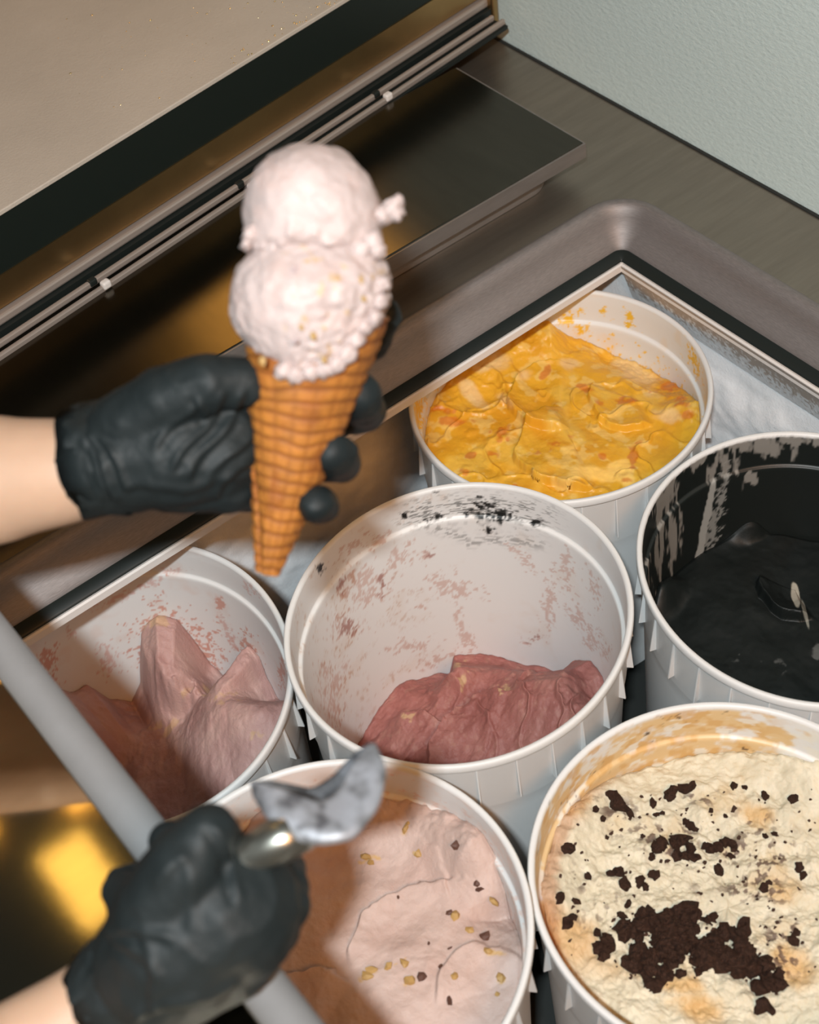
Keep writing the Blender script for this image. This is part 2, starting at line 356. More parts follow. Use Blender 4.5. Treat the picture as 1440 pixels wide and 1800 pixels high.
def make_tub(k, label, stains):
    c = np.array(TUBS[k][0]); t = empty('ice_cream_tub', tuple(c-np.array([0, 0, TUB_H])))
    tag(t, label, 'tub', 'white plastic ice cream tubs in the freezer')
    n = 520; th = np.linspace(0, 2*np.pi, n, endpoint=False)
    prof = [(-.0110, -TUB_H), (-.0062, -.075), (-.0046, -.060), (-.0042, -.058), (-.0034, -.0095), (-.0032, -.0085), (-.0012, -.0074), (-.0002, -.0068), (.0, -.006), (.0, -.0016), (-.0006, -.0004)]+INNER[:3]+[(float(np.interp(-z, [.002, .010, .030], [-.0044, -.0049, -.0054])), z) for z in np.linspace(-.0028, -.0296, 28)]+INNER[4:]
    for z in np.linspace(-.036, -TUB_H+.008, 120): prof.append((float(inner_off(z)), z))
    prof += [(-.024, -TUB_H+.005), (-.05, -TUB_H+.004), (-.08, -TUB_H+.004), (-.1195, -TUB_H+.004)]
    rows = []
    for off, z in prof:
        r = Rth(k, th)*(1 if z > -.1 else 1)+off; rows.append(np.c_[r*np.cos(th), r*np.sin(th), np.full(n, z+TUB_H)])
    V = np.concatenate(rows); F = grid_faces(len(rows), n, True)
    Wd = V+c-np.array([0, 0, TUB_H]); nout = 10*n
    col = np.tile(WHITE, (len(V), 1))
    px, py = pix(Wd); nz1 = fbm(V[:, 0]*300, V[:, 1]*300, V[:, 2]*300, 2, 4, .65)*1.25; nz2 = fbm(V[:, 0]*60, V[:, 1]*60, V[:, 2]*60, 9, 3)
    ii = np.arange(len(V)) > nout
    for s in stains(V, c, px, py, nz1, nz2, th):
        m_, cc = s; m_ = np.clip(m_, 0, 1)*ii*ss(-.0008, -.0035, V[:, 2]-TUB_H); col = col*(1-m_[:, None])+np.array(cc)*m_[:, None]
    b = mesh_obj('tub_body', V, F, M['tub'], t, True, col)
    # moulded ribs under the rim
    rv = [(-.0042, -.0007, -.008), (-.0042, .0007, -.008), (-.0030, 0, -.008), (-.0042, -.0007, -.056), (-.0042, .0007, -.056), (.0012, .0007, -.056), (.0012, -.0007, -.056), (-.003, 0.0007, -.008)]
    rme = bpy.data.meshes.get('tub_rib')
    if not rme:
        rme = bpy.data.meshes.new('tub_rib'); rme.from_pydata([(-.0042, -.0005, -.0085), (-.0042, .0005, -.0085), (-.0030, .0005, -.0085), (-.0030, -.0005, -.0085), (-.0050, -.0005, -.050), (-.0050, .0005, -.050), (.0006, .0005, -.050), (.0006, -.0005, -.050)], [],
            [(0, 1, 2, 3), (7, 6, 5, 4), (0, 4, 5, 1), (1, 5, 6, 2), (2, 6, 7, 3), (3, 7, 4, 0)]); rme.materials.append(M['rib'])
    for q in range(28):
        a = 2*math.pi*(q+.35)/28; r = float(Rth(k, np.array(a))); o = bpy.data.objects.new('rib', rme); link(o, t)
        o.location = (r*math.cos(a), r*math.sin(a), TUB_H); o.rotation_euler = (0, 0, a)
    return t
def blob(px, py, x, y, rx, ry=None, ang=0):
    ry = ry or rx; a = math.radians(ang); dx = px-x; dy = py-y
    u = (dx*math.cos(a)+dy*math.sin(a))/rx; v = (-dx*math.sin(a)+dy*math.cos(a))/ry
    return 1-np.sqrt(u*u+v*v)
def spots(px, py, nz, L, sharp=.55):
    m = np.zeros_like(px)
    for s in L:
        m = np.maximum(m, ss(0, sharp, blob(px, py, *s)*.9+nz*1.3-.12))
    return m
_x = 0
PLUM = lin((185, 120, 110)); PLUMD = lin((140, 85, 78)); PINKC = lin((205, 165, 155))
def stB(V, c, px, py, n1, n2, th):
    z = V[:, 2]-TUB_H
    yield .22*ss(.1, .7, n2+.15*(px < 640)), lin((205, 185, 165))
    yield .55*ss(.15, .4, n1)*ss(-.1, .4, n2)*ss(900, 600, px), lin((180, 140, 110))
    L = [(800, 1035, 45, 14, 10), (780, 1025, 20, 14), (803, 1070, 9, 50, -5), (825, 1125, 12, 20, -30), (650, 1040, 45, 18, -30), (605, 1030, 14, 18), (670, 1035, 14, 20), (610, 1100, 30, 22), (700, 982, 18, 16), (755, 978, 14, 12),
         (640, 1015, 30, 22), (570, 1180, 14, 16), (608, 1168, 10, 12), (585, 1240, 18, 40, -20), (590, 1205, 18, 24), (770, 1160, 30, 8, -20), (730, 1135, 40, 9, -10), (940, 1122, 22, 8, -25), (995, 1005, 14, 28, -10), (965, 1060, 12, 46, 5),
         (1030, 1100, 30, 10, 40), (1015, 1080, 14, 22, -30), (1045, 1030, 9, 30, -15), (1065, 1145, 9, 14), (1040, 1125, 12, 18, -30), (720, 955, 12, 10), (625, 955, 30, 8, -35), (665, 950, 22, 8, -30), (740, 1067, 7), (712, 1130, 10), (760, 1125, 8), (925, 985, 24, 9, 50), (905, 965, 24, 8, 35)]
    yield .50*spots(px, py, n1*1.3, L), lin((185, 135, 115))
    yield .6*spots(px, py, n1, [(758, 976, 10, 8), (600, 1025, 9, 14), (672, 1030, 9, 16), (612, 1102, 16, 18), (940, 1121, 16, 6, -25)]), PLUMD
    yield spots(px, py, n1*.8, [(850, 890, 26, 20), (882, 905, 32, 14, 15), (865, 908, 60, 12, 10), (765, 909, 20, 7, -10), (765, 864, 8, 7), (711, 906, 8, 7), (563, 1000, 9, 10, -20), (942, 918, 14, 8), (855, 930, 22, 9, 25)]), np.array([.008, .010, .010])
    fine = fbm(th_s(V)*9, z*900, 0, 31, 2)
    arc = np.exp(-((py-(893+.00082*(px-830)**2))/22)**2)*ss(670, 740, px)*ss(1010, 940, px)
    arc2 = np.exp(-((py-(950+.0017*(px-880)**2*np.sign(px-820)*.9))/9)**2)*ss(690, 760, px)*ss(975, 940, px)
    yield .75*np.clip(arc*1.1, 0, 1)*ss(.12, .42, fine), lin((60, 62, 60))
    yield .55*np.clip(arc2, 0, 1)*ss(-.1, .3, fine), lin((80, 80, 78))
def th_s(V): return np.arctan2(V[:, 1], V[:, 0])*3
def stA(V, c, px, py, n1, n2, th):
    z = V[:, 2]-TUB_H
    yield .45*ss(.0, .5, n2), lin((225, 205, 180))
    yield ss(.1, .35, n1+(-.062-z)*14), lin((236, 190, 70))
    yield spots(px, py, n1, [(1105, 560, 9, 22, -15), (1020, 580, 16, 14), (1062, 545, 10, 8), (1000, 560, 30, 12, -30), (940, 600, 60, 25, -30), (1222, 640, 8, 40, -15), (800, 650, 60, 40), (735, 720, 16, 50)]), lin((232, 185, 60))
def stC(V, c, px, py, n1, n2, th):
    z = V[:, 2]-TUB_H
    yield .4*ss(.0, .5, n2), lin((215, 195, 185))
    yield .6*spots(px, py, n1, [(150, 1060, 40, 14, -30), (210, 1050, 30, 9, -30), (265, 1025, 26, 8, -20), (385, 1060, 12, 14, 30), (125, 1112, 10), (310, 1002, 22, 6), (400, 1110, 9, 40, -25), (190, 1160, 20, 30), (445, 1035, 20, 10, 40)]), lin((200, 150, 138))
    yield spots(px, py, n1, [(285, 1130, 46, 62, -10), (320, 1150, 60, 50), (440, 1150, 16, 34, -10), (386, 1062, 9, 11), (85, 1160, 16, 24, 30), (80, 1210, 20, 30, 30), (495, 1180, 6, 30)], .2), lin((203, 158, 145))
def stD(V, c, px, py, n1, n2, th):
    z = V[:, 2]-TUB_H
    f = fbm(th_s(V)*8, z*40, 0, 71, 4)
    yield ss(-.0015, -.004, z+.002*n1), np.array([.010, .013, .012])
    sm = spots(px, py, f*1.0, [(1215, 800, 75, 24, -25), (1275, 815, 26, 30, -20), (1320, 838, 12, 10), (1340, 785, 60, 20, 8), (1170, 880, 22, 40, 20), (1160, 970, 14, 60, 10), (1183, 930, 12, 60, 0), (1400, 775, 50, 12)], .3)
    yield .55*sm, lin((175, 170, 162))
    yield .85*ss(.1, .25, blob(px, py, 1240, 925, 7, 95, 12)+f*.5), lin((165, 165, 160))
    yield .7*ss(.0, .4, blob(px, py, 1255, 920, 10, 80, 12)+n1*1.6), lin((150, 150, 145))
def stE(V, c, px, py, n1, n2, th):
    z = V[:, 2]-TUB_H
    yield .55*ss(-.3, .3, n2+n1*.4), lin((228, 205, 192))
    yield .6*ss(.05, .3, n1+(-.045-z)*12), lin((215, 180, 165))
def stF(V, c, px, py, n1, n2, th):
    z = V[:, 2]-TUB_H
    f = fbm(th_s(V)*3, z*110, 0, 41, 4)
    side = ss(1420, 1300, px)
    yield .85*ss(-.25, .15, f+.5*(side-.5)-.55*ss(-.03, -.008, z)*ss(1380, 1250, px)*0)*ss(-.001, -.006, z)*ss(.0, .5, side+.3), lin((214, 178, 116))
    yield .6*ss(.0, .3, fbm(th_s(V)*4, z*160, 0, 44, 3))*side, lin((200, 152, 82))
    yield .8*ss(.25, .4, fbm(th_s(V)*2.5, z*150, 0, 49, 3)), lin((225, 222, 212))
    yield .9*ss(.42, .5, n1)*ss(.1, .4, n2), np.array([.05, .02, .012])
    yield .9*ss(-.020, -.035, z)*ss(1080, 960, px)*ss(1500, 1650, py), lin((150, 75, 25))
STN = dict(A=stA, B=stB, C=stC, D=stD, E=stE, F=stF)
LAB = dict(A='white tub of yellow mango sorbet tucked under the far steel edge', B='nearly empty centre tub with plum gelato left at the bottom and black smears', C='white tub of dusty pink gelato at the left beside the grey tube',
           D='white tub of black gelato at the right edge', E='white tub of pale pink nutty gelato under the metal scoop', F='white tub of cream gelato with dark biscuit chunks at lower right')
for k in TUBS: make_tub(k, LAB[k], STN[k])

# ------------------------------------------------------------------ gelato surfaces
def food(k, name, label, cat, zf, cf, m, nr=170, na=560):
    c = np.array(TUBS[k][0]); th = np.linspace(0, 2*np.pi, na, endpoint=False); rr_ = np.sqrt(np.linspace(0.00002, 1, nr))*.45+np.linspace(0, 1, nr)*.55
    TH, RR = np.meshgrid(th, rr_)
    rin = Rth(k, TH)-.0095; x = RR*rin*np.cos(TH); y = RR*rin*np.sin(TH)
    z = zf(x, y)
    rin2 = Rth(k, TH)+inner_off(z)-.0002; x2 = RR*rin2*np.cos(TH); y2 = RR*rin2*np.sin(TH); z = zf(x2, y2)
    z = z-.0015*ss(.975, 1, RR)
    Wd = np.stack([x2+c[0], y2+c[1], z+c[2]], -1).reshape(-1, 3); px, py = pix(Wd)
    gx = np.gradient(z, axis=0).ravel()
    col = cf(x2.ravel(), y2.ravel(), z.ravel(), px, py)
    root = empty(name, (c[0], c[1], c[2]-.06)); tag(root, label, cat)
    V = Wd-np.array(root.location)
    # close it below so that it is a body of gelato, not a skin
    V = np.concatenate([V, np.stack([.97*x2[-1], .97*y2[-1], z[-1]-.012+.06], -1)]); col = np.concatenate([col, col[-na:]])
    o = mesh_obj('gelato', V, grid_faces(nr+1, na, True), m, root, True, col)
    root['zf'] = 0
    del root['zf']
    return root
def ridge(d, w):   # scoop furrow: steep on one side
    return np.where(d > 0, np.exp(-d/w), np.exp(d/(w*.16)))
def loc(k, px, py, h):     # pixel -> local tub coordinates on the plane h below the rim
    c = np.array(TUBS[k][0]); p = at_z(px, py, c[2]+h); return p[0]-c[0], p[1]-c[1]
def scallop(x, y, cx, cy, r, depth, s=0):    # a bowl-shaped cut with a crisp lip
    d = np.hypot(x-cx, y-cy)+fbm(x*70, y*70, s, 6, 3)*.004
    return -depth*np.clip(1-(d/r)**2, 0, 1)+depth*.35*np.exp(-((d-r)/.0022)**2)
def arc_step(x, y, cx, cy, r, a0, a1, h, w, s=0):   # overlapping curl: raised inside an arc, fading inwards
    dx, dy = x-cx, y-cy; d = np.hypot(dx, dy)+fbm(x*60, y*60, s, 16, 3)*.005; a = np.degrees(np.arctan2(dy, dx))
    am = (a0+a1)/2; da = np.abs((a-am+180) % 360-180); win = ss((a1-a0)/2+12, (a1-a0)/2-12, da)
    return h*win*ss(r+.0015, r-.0015, d)*np.exp(-np.clip(r-d, 0, 1)/w)

def contour(k, P):
    c = np.array(TUBS[k][0]); T = []
    for px, py in P:
        lo, hi = -.22, -.001
        def g(z):
            p = at_z(px, py, c[2]+z)[:2]-c[:2]; t = math.atan2(p[1], p[0]); return math.hypot(*p)-float(Rth(k, np.array(t)))-float(inner_off(z)), t
        for _ in range(30):
            m_ = (lo+hi)/2
            if g(m_)[0] > 0: lo = m_
            else: hi = m_
        T.append((g(lo)[1], lo))
    T.sort(); return np.array([t[0] for t in T]), np.array([t[1] for t in T])
def edged(k, cont, x, y, z, r0=.05, r1=.106):
    t = np.arctan2(y, x); T, Z = cont; m_ = np.median(Z)
    ze = np.interp(t, np.concatenate([[T[0]-.5], T, [T[-1]+.5]]), np.concatenate([[np.nan_to_num(m_)], Z, [m_]]))
    inside = ss(T[0]-.5, T[0]-.0, t)*ss(T[-1]+.5, T[-1]+.0, t)
    w = ss(r0, r1, np.hypot(x, y))*inside
    return z*(1-w)+(ze+.0030*fbm(x*110, y*110, 0, 77, 4))*w
CA_ = contour('A', [(1000, 590), (1040, 600), (1080, 625), (1130, 640), (1160, 660), (1200, 680), (1228, 705), (965, 560), (930, 575), (860, 610), (800, 655)])
CB_ = contour('B', [(640, 1290), (665, 1245), (700, 1200), (740, 1190), (790, 1180), (797, 1150), (850, 1148), (920, 1165), (985, 1182), (1010, 1160), (1040, 1160), (1060, 1188)])
CC_ = contour('C', [(80, 1200), (120, 1215), (150, 1200), (190, 1225), (230, 1230), (245, 1195), (247, 1110), (275, 1078), (310, 1085), (345, 1130), (370, 1165), (400, 1190), (424, 1195), (428, 1145), (438, 1132), (455, 1150), (470, 1190), (488, 1225)])
CE_ = contour('E', [(480, 1405), (560, 1392), (650, 1392), (720, 1410), (760, 1420), (800, 1430), (850, 1462), (875, 1510), (888, 1560), (898, 1610)])
CF_ = contour('F', [(950, 1570), (972, 1480), (1000, 1410), (1060, 1372), (1150, 1345), (1250, 1322), (1350, 1322), (1435, 1340)])
# A mango
aC = [loc('A', *q, -.045) for q in ((1010, 600), (970, 700), (1120, 640), (840, 760), (1000, 800), (820, 620), (1130, 790))]
def zA(x, y):
    z = -.043+fbm(x*18, y*18, 0, 21, 3)*.006+fbm(x*70, y*70, 0, 25, 4)*.0014
    rg = 1-np.abs(fbm(x*26+3, y*26, 0, 27, 3)); z = z+np.clip(rg-.9, 0, 1)*.02
    z = z+arc_step(x, y, *loc('A', 985, 700, -.045), .042, 40, 230, .009, .02, 1)
    z = z+arc_step(x, y, *loc('A', 1010, 790, -.045), .046, 70, 240, .010, .022, 2)
    z = z+arc_step(x, y, *loc('A', 1110, 700, -.045), .035, 110, 250, .007, .018, 3)
    z = z+scallop(x, y, *loc('A', 830, 690, -.045), .028, .007, 4)
    z = z+.004*ss(.05, .0, np.hypot(x-aC[4][0], y-aC[4][1]))
    return edged('A', CA_, x, y, z, .07)
def cA(x, y, z, px, py):
    n = fbm(x*40, y*40, 0, 51, 4); n2 = fbm(x*110, y*110, 0, 53, 3); n3 = fbm(x*22, y*22, 5, 55, 3)
    c = np.tile(lin((222, 166, 48)), (len(x), 1))
    def mx(c, m, q): m = np.clip(m, 0, 1)[:, None]; return c*(1-m)+np.array(q)*m
    c = mx(c, .6*ss(.05, .5, n3), lin((208, 142, 32))); c = mx(c, .65*ss(.0, .5, n), lin((228, 186, 82)))
    c = mx(c, .55*ss(.08, .35, n2), lin((232, 198, 118)))
    c = mx(c, .6*spots(px, py, n*.7, [(870, 640, 60, 34, 30), (920, 660, 34, 26), (830, 690, 50, 20, 50), (885, 700, 40, 22, 40), (1120, 660, 60, 24, 20), (1170, 735, 40, 16), (1000, 640, 30, 14)]), lin((226, 196, 150)))
    c = mx(c, .8*spots(px, py, n, [(965, 805, 26, 12, 20), (1060, 840, 50, 18, 10), (1000, 790, 20, 10), (1090, 820, 24, 14)]), lin((250, 205, 110)))
    c = mx(c, .65*spots(px, py, n2*.9, [(1175, 680, 30, 26, 30), (1195, 705, 20, 16), (1190, 678, 22, 10), (1115, 800, 14, 20, 20), (975, 780, 40, 9, -25), (960, 655, 16, 6, -60), (1035, 685, 20, 8, 10), (1110, 705, 24, 7, 15), (880, 760, 14, 22, 20), (800, 740, 26, 10, 10), (770, 720, 44, 10, 5),
        (860, 800, 18, 10), (830, 800, 14, 8), (1100, 705, 40, 6), (820, 830, 10), (1165, 760, 12, 8), (1060, 710, 12), (1210, 730, 14, 10), (1060, 800, 10, 8), (905, 855, 10, 5), (1100, 845, 12, 6)]), lin((196, 92, 24)), )
    return c
food('A', 'mango_gelato', 'yellow mango sorbet with orange streaks filling the far tub', 'gelato', zA, cA, M['mango'])

# B plum
def zB(x, y):
    px_, py_ = 0, 0
    z = -.172+fbm(x*16, y*16, 0, 61, 3)*.006+.3*(.78*x-.61*y)
    a = np.degrees(np.arctan2(y, x)); r = np.hypot(x, y)
    q = loc('B', 1040, 1220, -.13); z = z+.030*np.exp(-(((x-q[0])**2+(y-q[1])**2)/.042**2))
    q = loc('B', 920, 1230, -.14); z = z+.018*np.exp(-(((x-q[0])**2+(y-q[1])**2)/.03**2))
    q = loc('B', 800, 1170, -.15); z = z+.02*np.exp(-(((x-q[0])**2+(y-q[1])**2)/.014**2))
    z = z+arc_step(x, y, *loc('B', 850, 1290, -.14), .045, 30, 200, .014, .03, 5)
    z = z+arc_step(x, y, *loc('B', 700, 1290, -.15), .040, 0, 170, .012, .03, 6)
    z = z+fbm(x*42, y*42, 0, 63, 4)*.006+fbm(x*150, y*150, 0, 64, 3)*.0016
    rg = 1-np.abs(fbm(x*30+3, y*30, 0, 67, 3)); z = z+np.clip(rg-.85, 0, 1)*.04*ss(-.03, .06, x)
    return edged('B', CB_, x, y, np.maximum(z, -.225), .065, .100)
def cB(x, y, z, px, py):
    n = fbm(x*60, y*60, 0, 81, 4); n2 = fbm(x*200, y*200, 0, 83, 3)
    c = np.tile(lin((160, 102, 94)), (len(x), 1)); c = cmix(c, .6*ss(.0, .5, n), lin((172, 118, 108))); c = cmix(c, .5*ss(.1, .5, -n), lin((138, 80, 74)))
    c = cmix(c, .25*ss(.25, .6, n2), lin((190, 145, 128)))
    c = cmix(c, .8*spots(px, py, n2, [(720, 1262, 12, 9), (812, 1195, 8, 22, 10), (885, 1210, 10, 12), (805, 1170, 10, 6), (1065, 1175, 10)]), lin((195, 160, 120)))
    return c
food('B', 'plum_gelato', 'remnant of dark plum gelato low in the centre tub', 'gelato', zB, cB, M['food'])

# C dusty pink
def zC_(x, y):
    z = -.150+fbm(x*15, y*15, 0, 91, 3)*.006+.25*(.78*x-.61*y)
    q = loc('C', 440, 1230, -.10); z = z+.055*np.exp(-(((x-q[0])**2+(y-q[1])**2)/.055**2))
    q = loc('C', 300, 1150, -.10); d = np.hypot((x-q[0])/.021, (y-q[1])/.034)+fbm(x*80, y*80, 0, 92, 3)*.25; z = z+.045*ss(1.25, .6, d)-.008*ss(.6, .2, np.hypot((x-q[0]+.004)/.017, (y-q[1]+.006)/.026))
    q = loc('C', 440, 1150, -.09); d = np.hypot((x-q[0])/.011, (y-q[1])/.024)+fbm(x*90, y*90, 0, 94, 3)*.3; z = z+.038*ss(1.3, .5, d)
    # long furrows drawn towards the operator
    u = x*.8-y*.6; w = y*.8+x*.6
    z = z+.0035*np.abs(np.sin(u*60+fbm(x*14, y*14, 0, 93, 2)*1.6))+fbm(u*60, w*18, 0, 95, 4)*.003
    q = loc('C', 320, 1200, -.12); d = np.hypot((u-(q[0]*.8-q[1]*.6))/.014, (w-(q[1]*.8+q[0]*.6))/.045); z = z-.010*np.clip(1-d*d, 0, 1)
    z = edged('C', CC_, x, y, z, .050, .102)
    return z+fbm(x*120, y*120, 0, 97, 3)*.0015
def cC(x, y, z, px, py):
    n = fbm(x*50, y*50, 0, 101, 4); n2 = fbm(x*160, y*160, 0, 103, 3)
    c = np.tile(lin((184, 146, 139)), (len(x), 1)); c = cmix(c, .6*ss(.0, .5, n), lin((198, 164, 154))); c = cmix(c, .5*ss(.1, .5, -n), lin((165, 122, 115)))
    c = cmix(c, .5*spots(px, py, n2, [(275, 1090, 40, 14, -20), (370, 1220, 40, 12, 10), (290, 1280, 26, 14), (455, 1295, 14)]), lin((205, 170, 120)))
    return c
food('C', 'dusty_pink_gelato', 'dusty pink gelato scraped in furrows in the left tub', 'gelato', zC_, cC, M['food'])

# D black
def zD(x, y):
    z = -.105+fbm(x*12, y*12, 0, 111, 3)*.008+fbm(x*60, y*60, 0, 113, 3)*.0012
    z = z+arc_step(x, y, *loc('D', 1400, 1030, -.1), .03, 120, 240, .012, .02, 7)
    z = z+.03*ss(.075, .108, np.hypot(x, y))*ss(-.2, .6, fbm(x*15, y*15, 1, 115, 2))
    return z
def cD(x, y, z, px, py):
    n = fbm(x*90, y*90, 0, 121, 4)
    c = np.tile(np.array([.007, .0095, .009]), (len(x), 1)); c = cmix(c, .5*ss(.1, .5, n), np.array([.011, .014, .0135]))
    c = cmix(c, .8*ss(.0, .25, blob(px, py, 1399, 1045, 8, 24, -8)+n*.3), lin((185, 180, 165)))
    c = cmix(c, .7*ss(.0, .4, blob(px, py, 1416, 1080, 4, 32, -14)+n*.3), lin((150, 150, 140)))
    c = cmix(c, .8*ss(.15, .4, blob(px, py, 1240, 925, 6, 95, 12)+n*.6), lin((150, 150, 145)))
    c = cmix(c, .55*spots(px, py, n*1.3, [(1362, 1165, 18, 14), (1300, 1150, 8, 10), (1440, 1150, 9, 20)]), lin((110, 112, 110)))
    return c
food('D', 'black_gelato', 'glossy black gelato in the tub at the right edge', 'gelato', zD, cD, M['black'])

# E pale pink
def zE(x, y):
    z = -.046+fbm(x*11, y*11, 0, 131, 3)*.007+fbm(x*45, y*45, 0, 133, 4)*.0028
    z = z+arc_step(x, y, *loc('E', 760, 1680, -.045), .05, 20, 140, .006, .02, 8)+arc_step(x, y, *loc('E', 540, 1850, -.045), .05, 30, 150, .009, .03, 9)
    z = z+arc_step(x, y, *loc('E', 640, 1600, -.045), .055, 330, 420, .004, .02, 10)
    z = z+scallop(x, y, *loc('E', 880, 1540, -.04), .014, .005, 11)+arc_step(x, y, *loc('E', 850, 1740, -.045), .03, 0, 150, .004, .015, 12)
    return edged('E', CE_, x, y, z, .08, .108)
def cE(x, y, z, px, py):
    n = fbm(x*50, y*50, 0, 141, 4); n2 = fbm(x*170, y*170, 0, 143, 3)
    c = np.tile(lin((194, 170, 160)), (len(x), 1)); c = cmix(c, .5*ss(.0, .5, n), lin((204, 182, 173))); c = cmix(c, .4*ss(.1, .5, -n), lin((184, 154, 143)))
    c = cmix(c, .6*spots(px, py, n2, [(648, 1510, 14, 9), (715, 1460, 9, 16), (800, 1610, 12, 5), (650, 1710, 22, 8, -20), (723, 1725, 9, 10), (695, 1695, 16, 5, -30), (880, 1718, 12, 10), (825, 1635, 5, 10), (865, 1675, 18, 5), (735, 1500, 8, 5)]), lin((205, 165, 80)))
    return c
fe = food('E', 'pale_pink_gelato', 'pale pink gelato dotted with nuts under the metal scoop', 'gelato', zE, cE, M['food'])

# F cookie cream
def zF(x, y):
    z = -.047+fbm(x*11, y*11, 0, 151, 3)*.006+fbm(x*55, y*55, 0, 153, 5, .6)*.0052
    u = x*.55+y*.83     # rows of drag marks left by the scoop
    z = z+.0009*np.sin(u*330+fbm(x*18, y*18, 0, 155, 2)*3)*ss(-.5, .3, fbm(x*14, y*14, 2, 157, 2))
    z = edged('F', CF_, x, y, z, .08, .108)
    return z+fbm(x*150, y*150, 0, 159, 3)*.0020
def cF(x, y, z, px, py):
    n = fbm(x*35, y*35, 0, 161, 4); n2 = fbm(x*120, y*120, 0, 163, 4); n3 = fbm(x*14, y*14, 0, 165, 3)
    c = np.tile(lin((210, 201, 177)), (len(x), 1)); c = cmix(c, .55*ss(.05, .5, n), lin((205, 180, 138))); c = cmix(c, .5*ss(.05, .4, n2), lin((226, 218, 196)))
    edge = ss(.0, .8, blob(px, py, 1020, 1660, 140, 60, 35)+blob(px, py, 1190, 1760, 200, 60, 15)*.0+n*.5)
    c = cmix(c, .6*edge, lin((200, 152, 84)))
    c = cmix(c, .7*spots(px, py, n, [(1220, 1780, 120, 36, 5), (1400, 1700, 60, 60), (1090, 1700, 70, 24, 20), (1340, 1430, 44, 26), (990, 1410, 44, 50), (1060, 1500, 18, 60), (1400, 1560, 60, 44), (1190, 1730, 80, 20)], 1.3), lin((205, 162, 98)))
    r = np.hypot(x, y); c = cmix(c, .6*ss(.099, .109, r+n2*.006)*ss(1150, 950, px), lin((160, 95, 40)))
    fine = fbm(x*260, y*260, 0, 167, 3); dens = spots(px, py, n, [(1000, 1540, 90, 60, 20), (1150, 1490, 150, 60), (1250, 1560, 160, 60, 5), (1080, 1600, 120, 50), (1330, 1500, 120, 70), (1090, 1420, 60, 46), (1200, 1400, 60, 22), (1380, 1650, 60, 60)], .8)
    c = cmix(c, .85*ss(.12, .30, fine)*dens, np.array([.09, .045, .035]))
    return c
ff = food('F', 'biscuit_cream_gelato', 'cream gelato with caramel and dark biscuit chunks at lower right', 'gelato', zF, cF, M['food'], 190, 640)

# chunks lying in the gelato, each a piece of its own
def chunk_mesh(name, seed, m, sub=2):
    bm = bmesh.new(); bmesh.ops.create_icosphere(bm, subdivisions=sub, radius=1)
    P = np.array([v.co[:] for v in bm.verts]); n = fbm(P[:, 0]*1.3, P[:, 1]*1.3, P[:, 2]*1.3, seed, 2)*.55+fbm(P[:, 0]*5, P[:, 1]*5, P[:, 2]*5, seed+5, 2)*.55
    for v, k in zip(bm.verts, n): v.co *= 1+k
    me = bpy.data.meshes.new(name); bm.to_mesh(me); bm.free(); me.materials.append(m); return me
CM = [chunk_mesh('biscuit_chunk', s, M['crumbbig']) for s in range(6)]
NM = [chunk_mesh('nut_piece', 20+s, M['nut'], 1) for s in range(3)]; ND = [chunk_mesh('nut_piece', 30+s, M['nutdark'], 1) for s in range(3)]
def put(k, zf, root, name, meshes, px, py, rpx, asp=1., lift=.25):
    c = np.array(TUBS[k][0]); h = -.045
    for _ in range(4):
        p = at_z(px, py, c[2]+h); h = float(zf(np.array([p[0]-c[0]]), np.array([p[1]-c[1]]))[0])
    p = at_z(px, py, c[2]+h)
    if np.hypot(p[0]-c[0], p[1]-c[1]) > .104: return
    o = bpy.data.objects.new(name, random.choice(meshes)); link(o, root); r = rpx*.00042
    o.location = Vector(p)+Vector((0, 0, r*lift))-Vector(root.location)
    o.scale = (r*asp, r/asp**.5, r*.75); o.rotation_euler = (random.uniform(-.5, .5), random.uniform(-.5, .5), random.uniform(0, 6.28)); return o
big = []    # the large dark cluster, outlined in blobs (x, y, rx, ry)
for (cx_, cy_, rx, ry, n_) in ((1165, 1640, 52, 36, 30), (1205, 1625, 34, 30, 16), (1120, 1690, 30, 24, 12), (1150, 1725, 20, 22, 8), (1235, 1680, 40, 26, 20), (1270, 1665, 26, 28, 10), (1312, 1665, 12, 40, 9), (1320, 1700, 26, 20, 10), (1345, 1728, 24, 18, 8), (1065, 1668, 15, 18, 6), (1185, 1670, 40, 26, 14), (1095, 1640, 34, 7, 6), (1290, 1700, 26, 10, 6)):
    for q in range(n_):
        a = random.uniform(0, 6.28); r = math.sqrt(random.random()); big.append((cx_+rx*r*math.cos(a), cy_+ry*r*math.sin(a), random.uniform(8, 13)))
for x, y, r in big: put('F', zF, ff, 'biscuit_chunk', CM, x, y, r, random.uniform(.9, 1.4), .5)
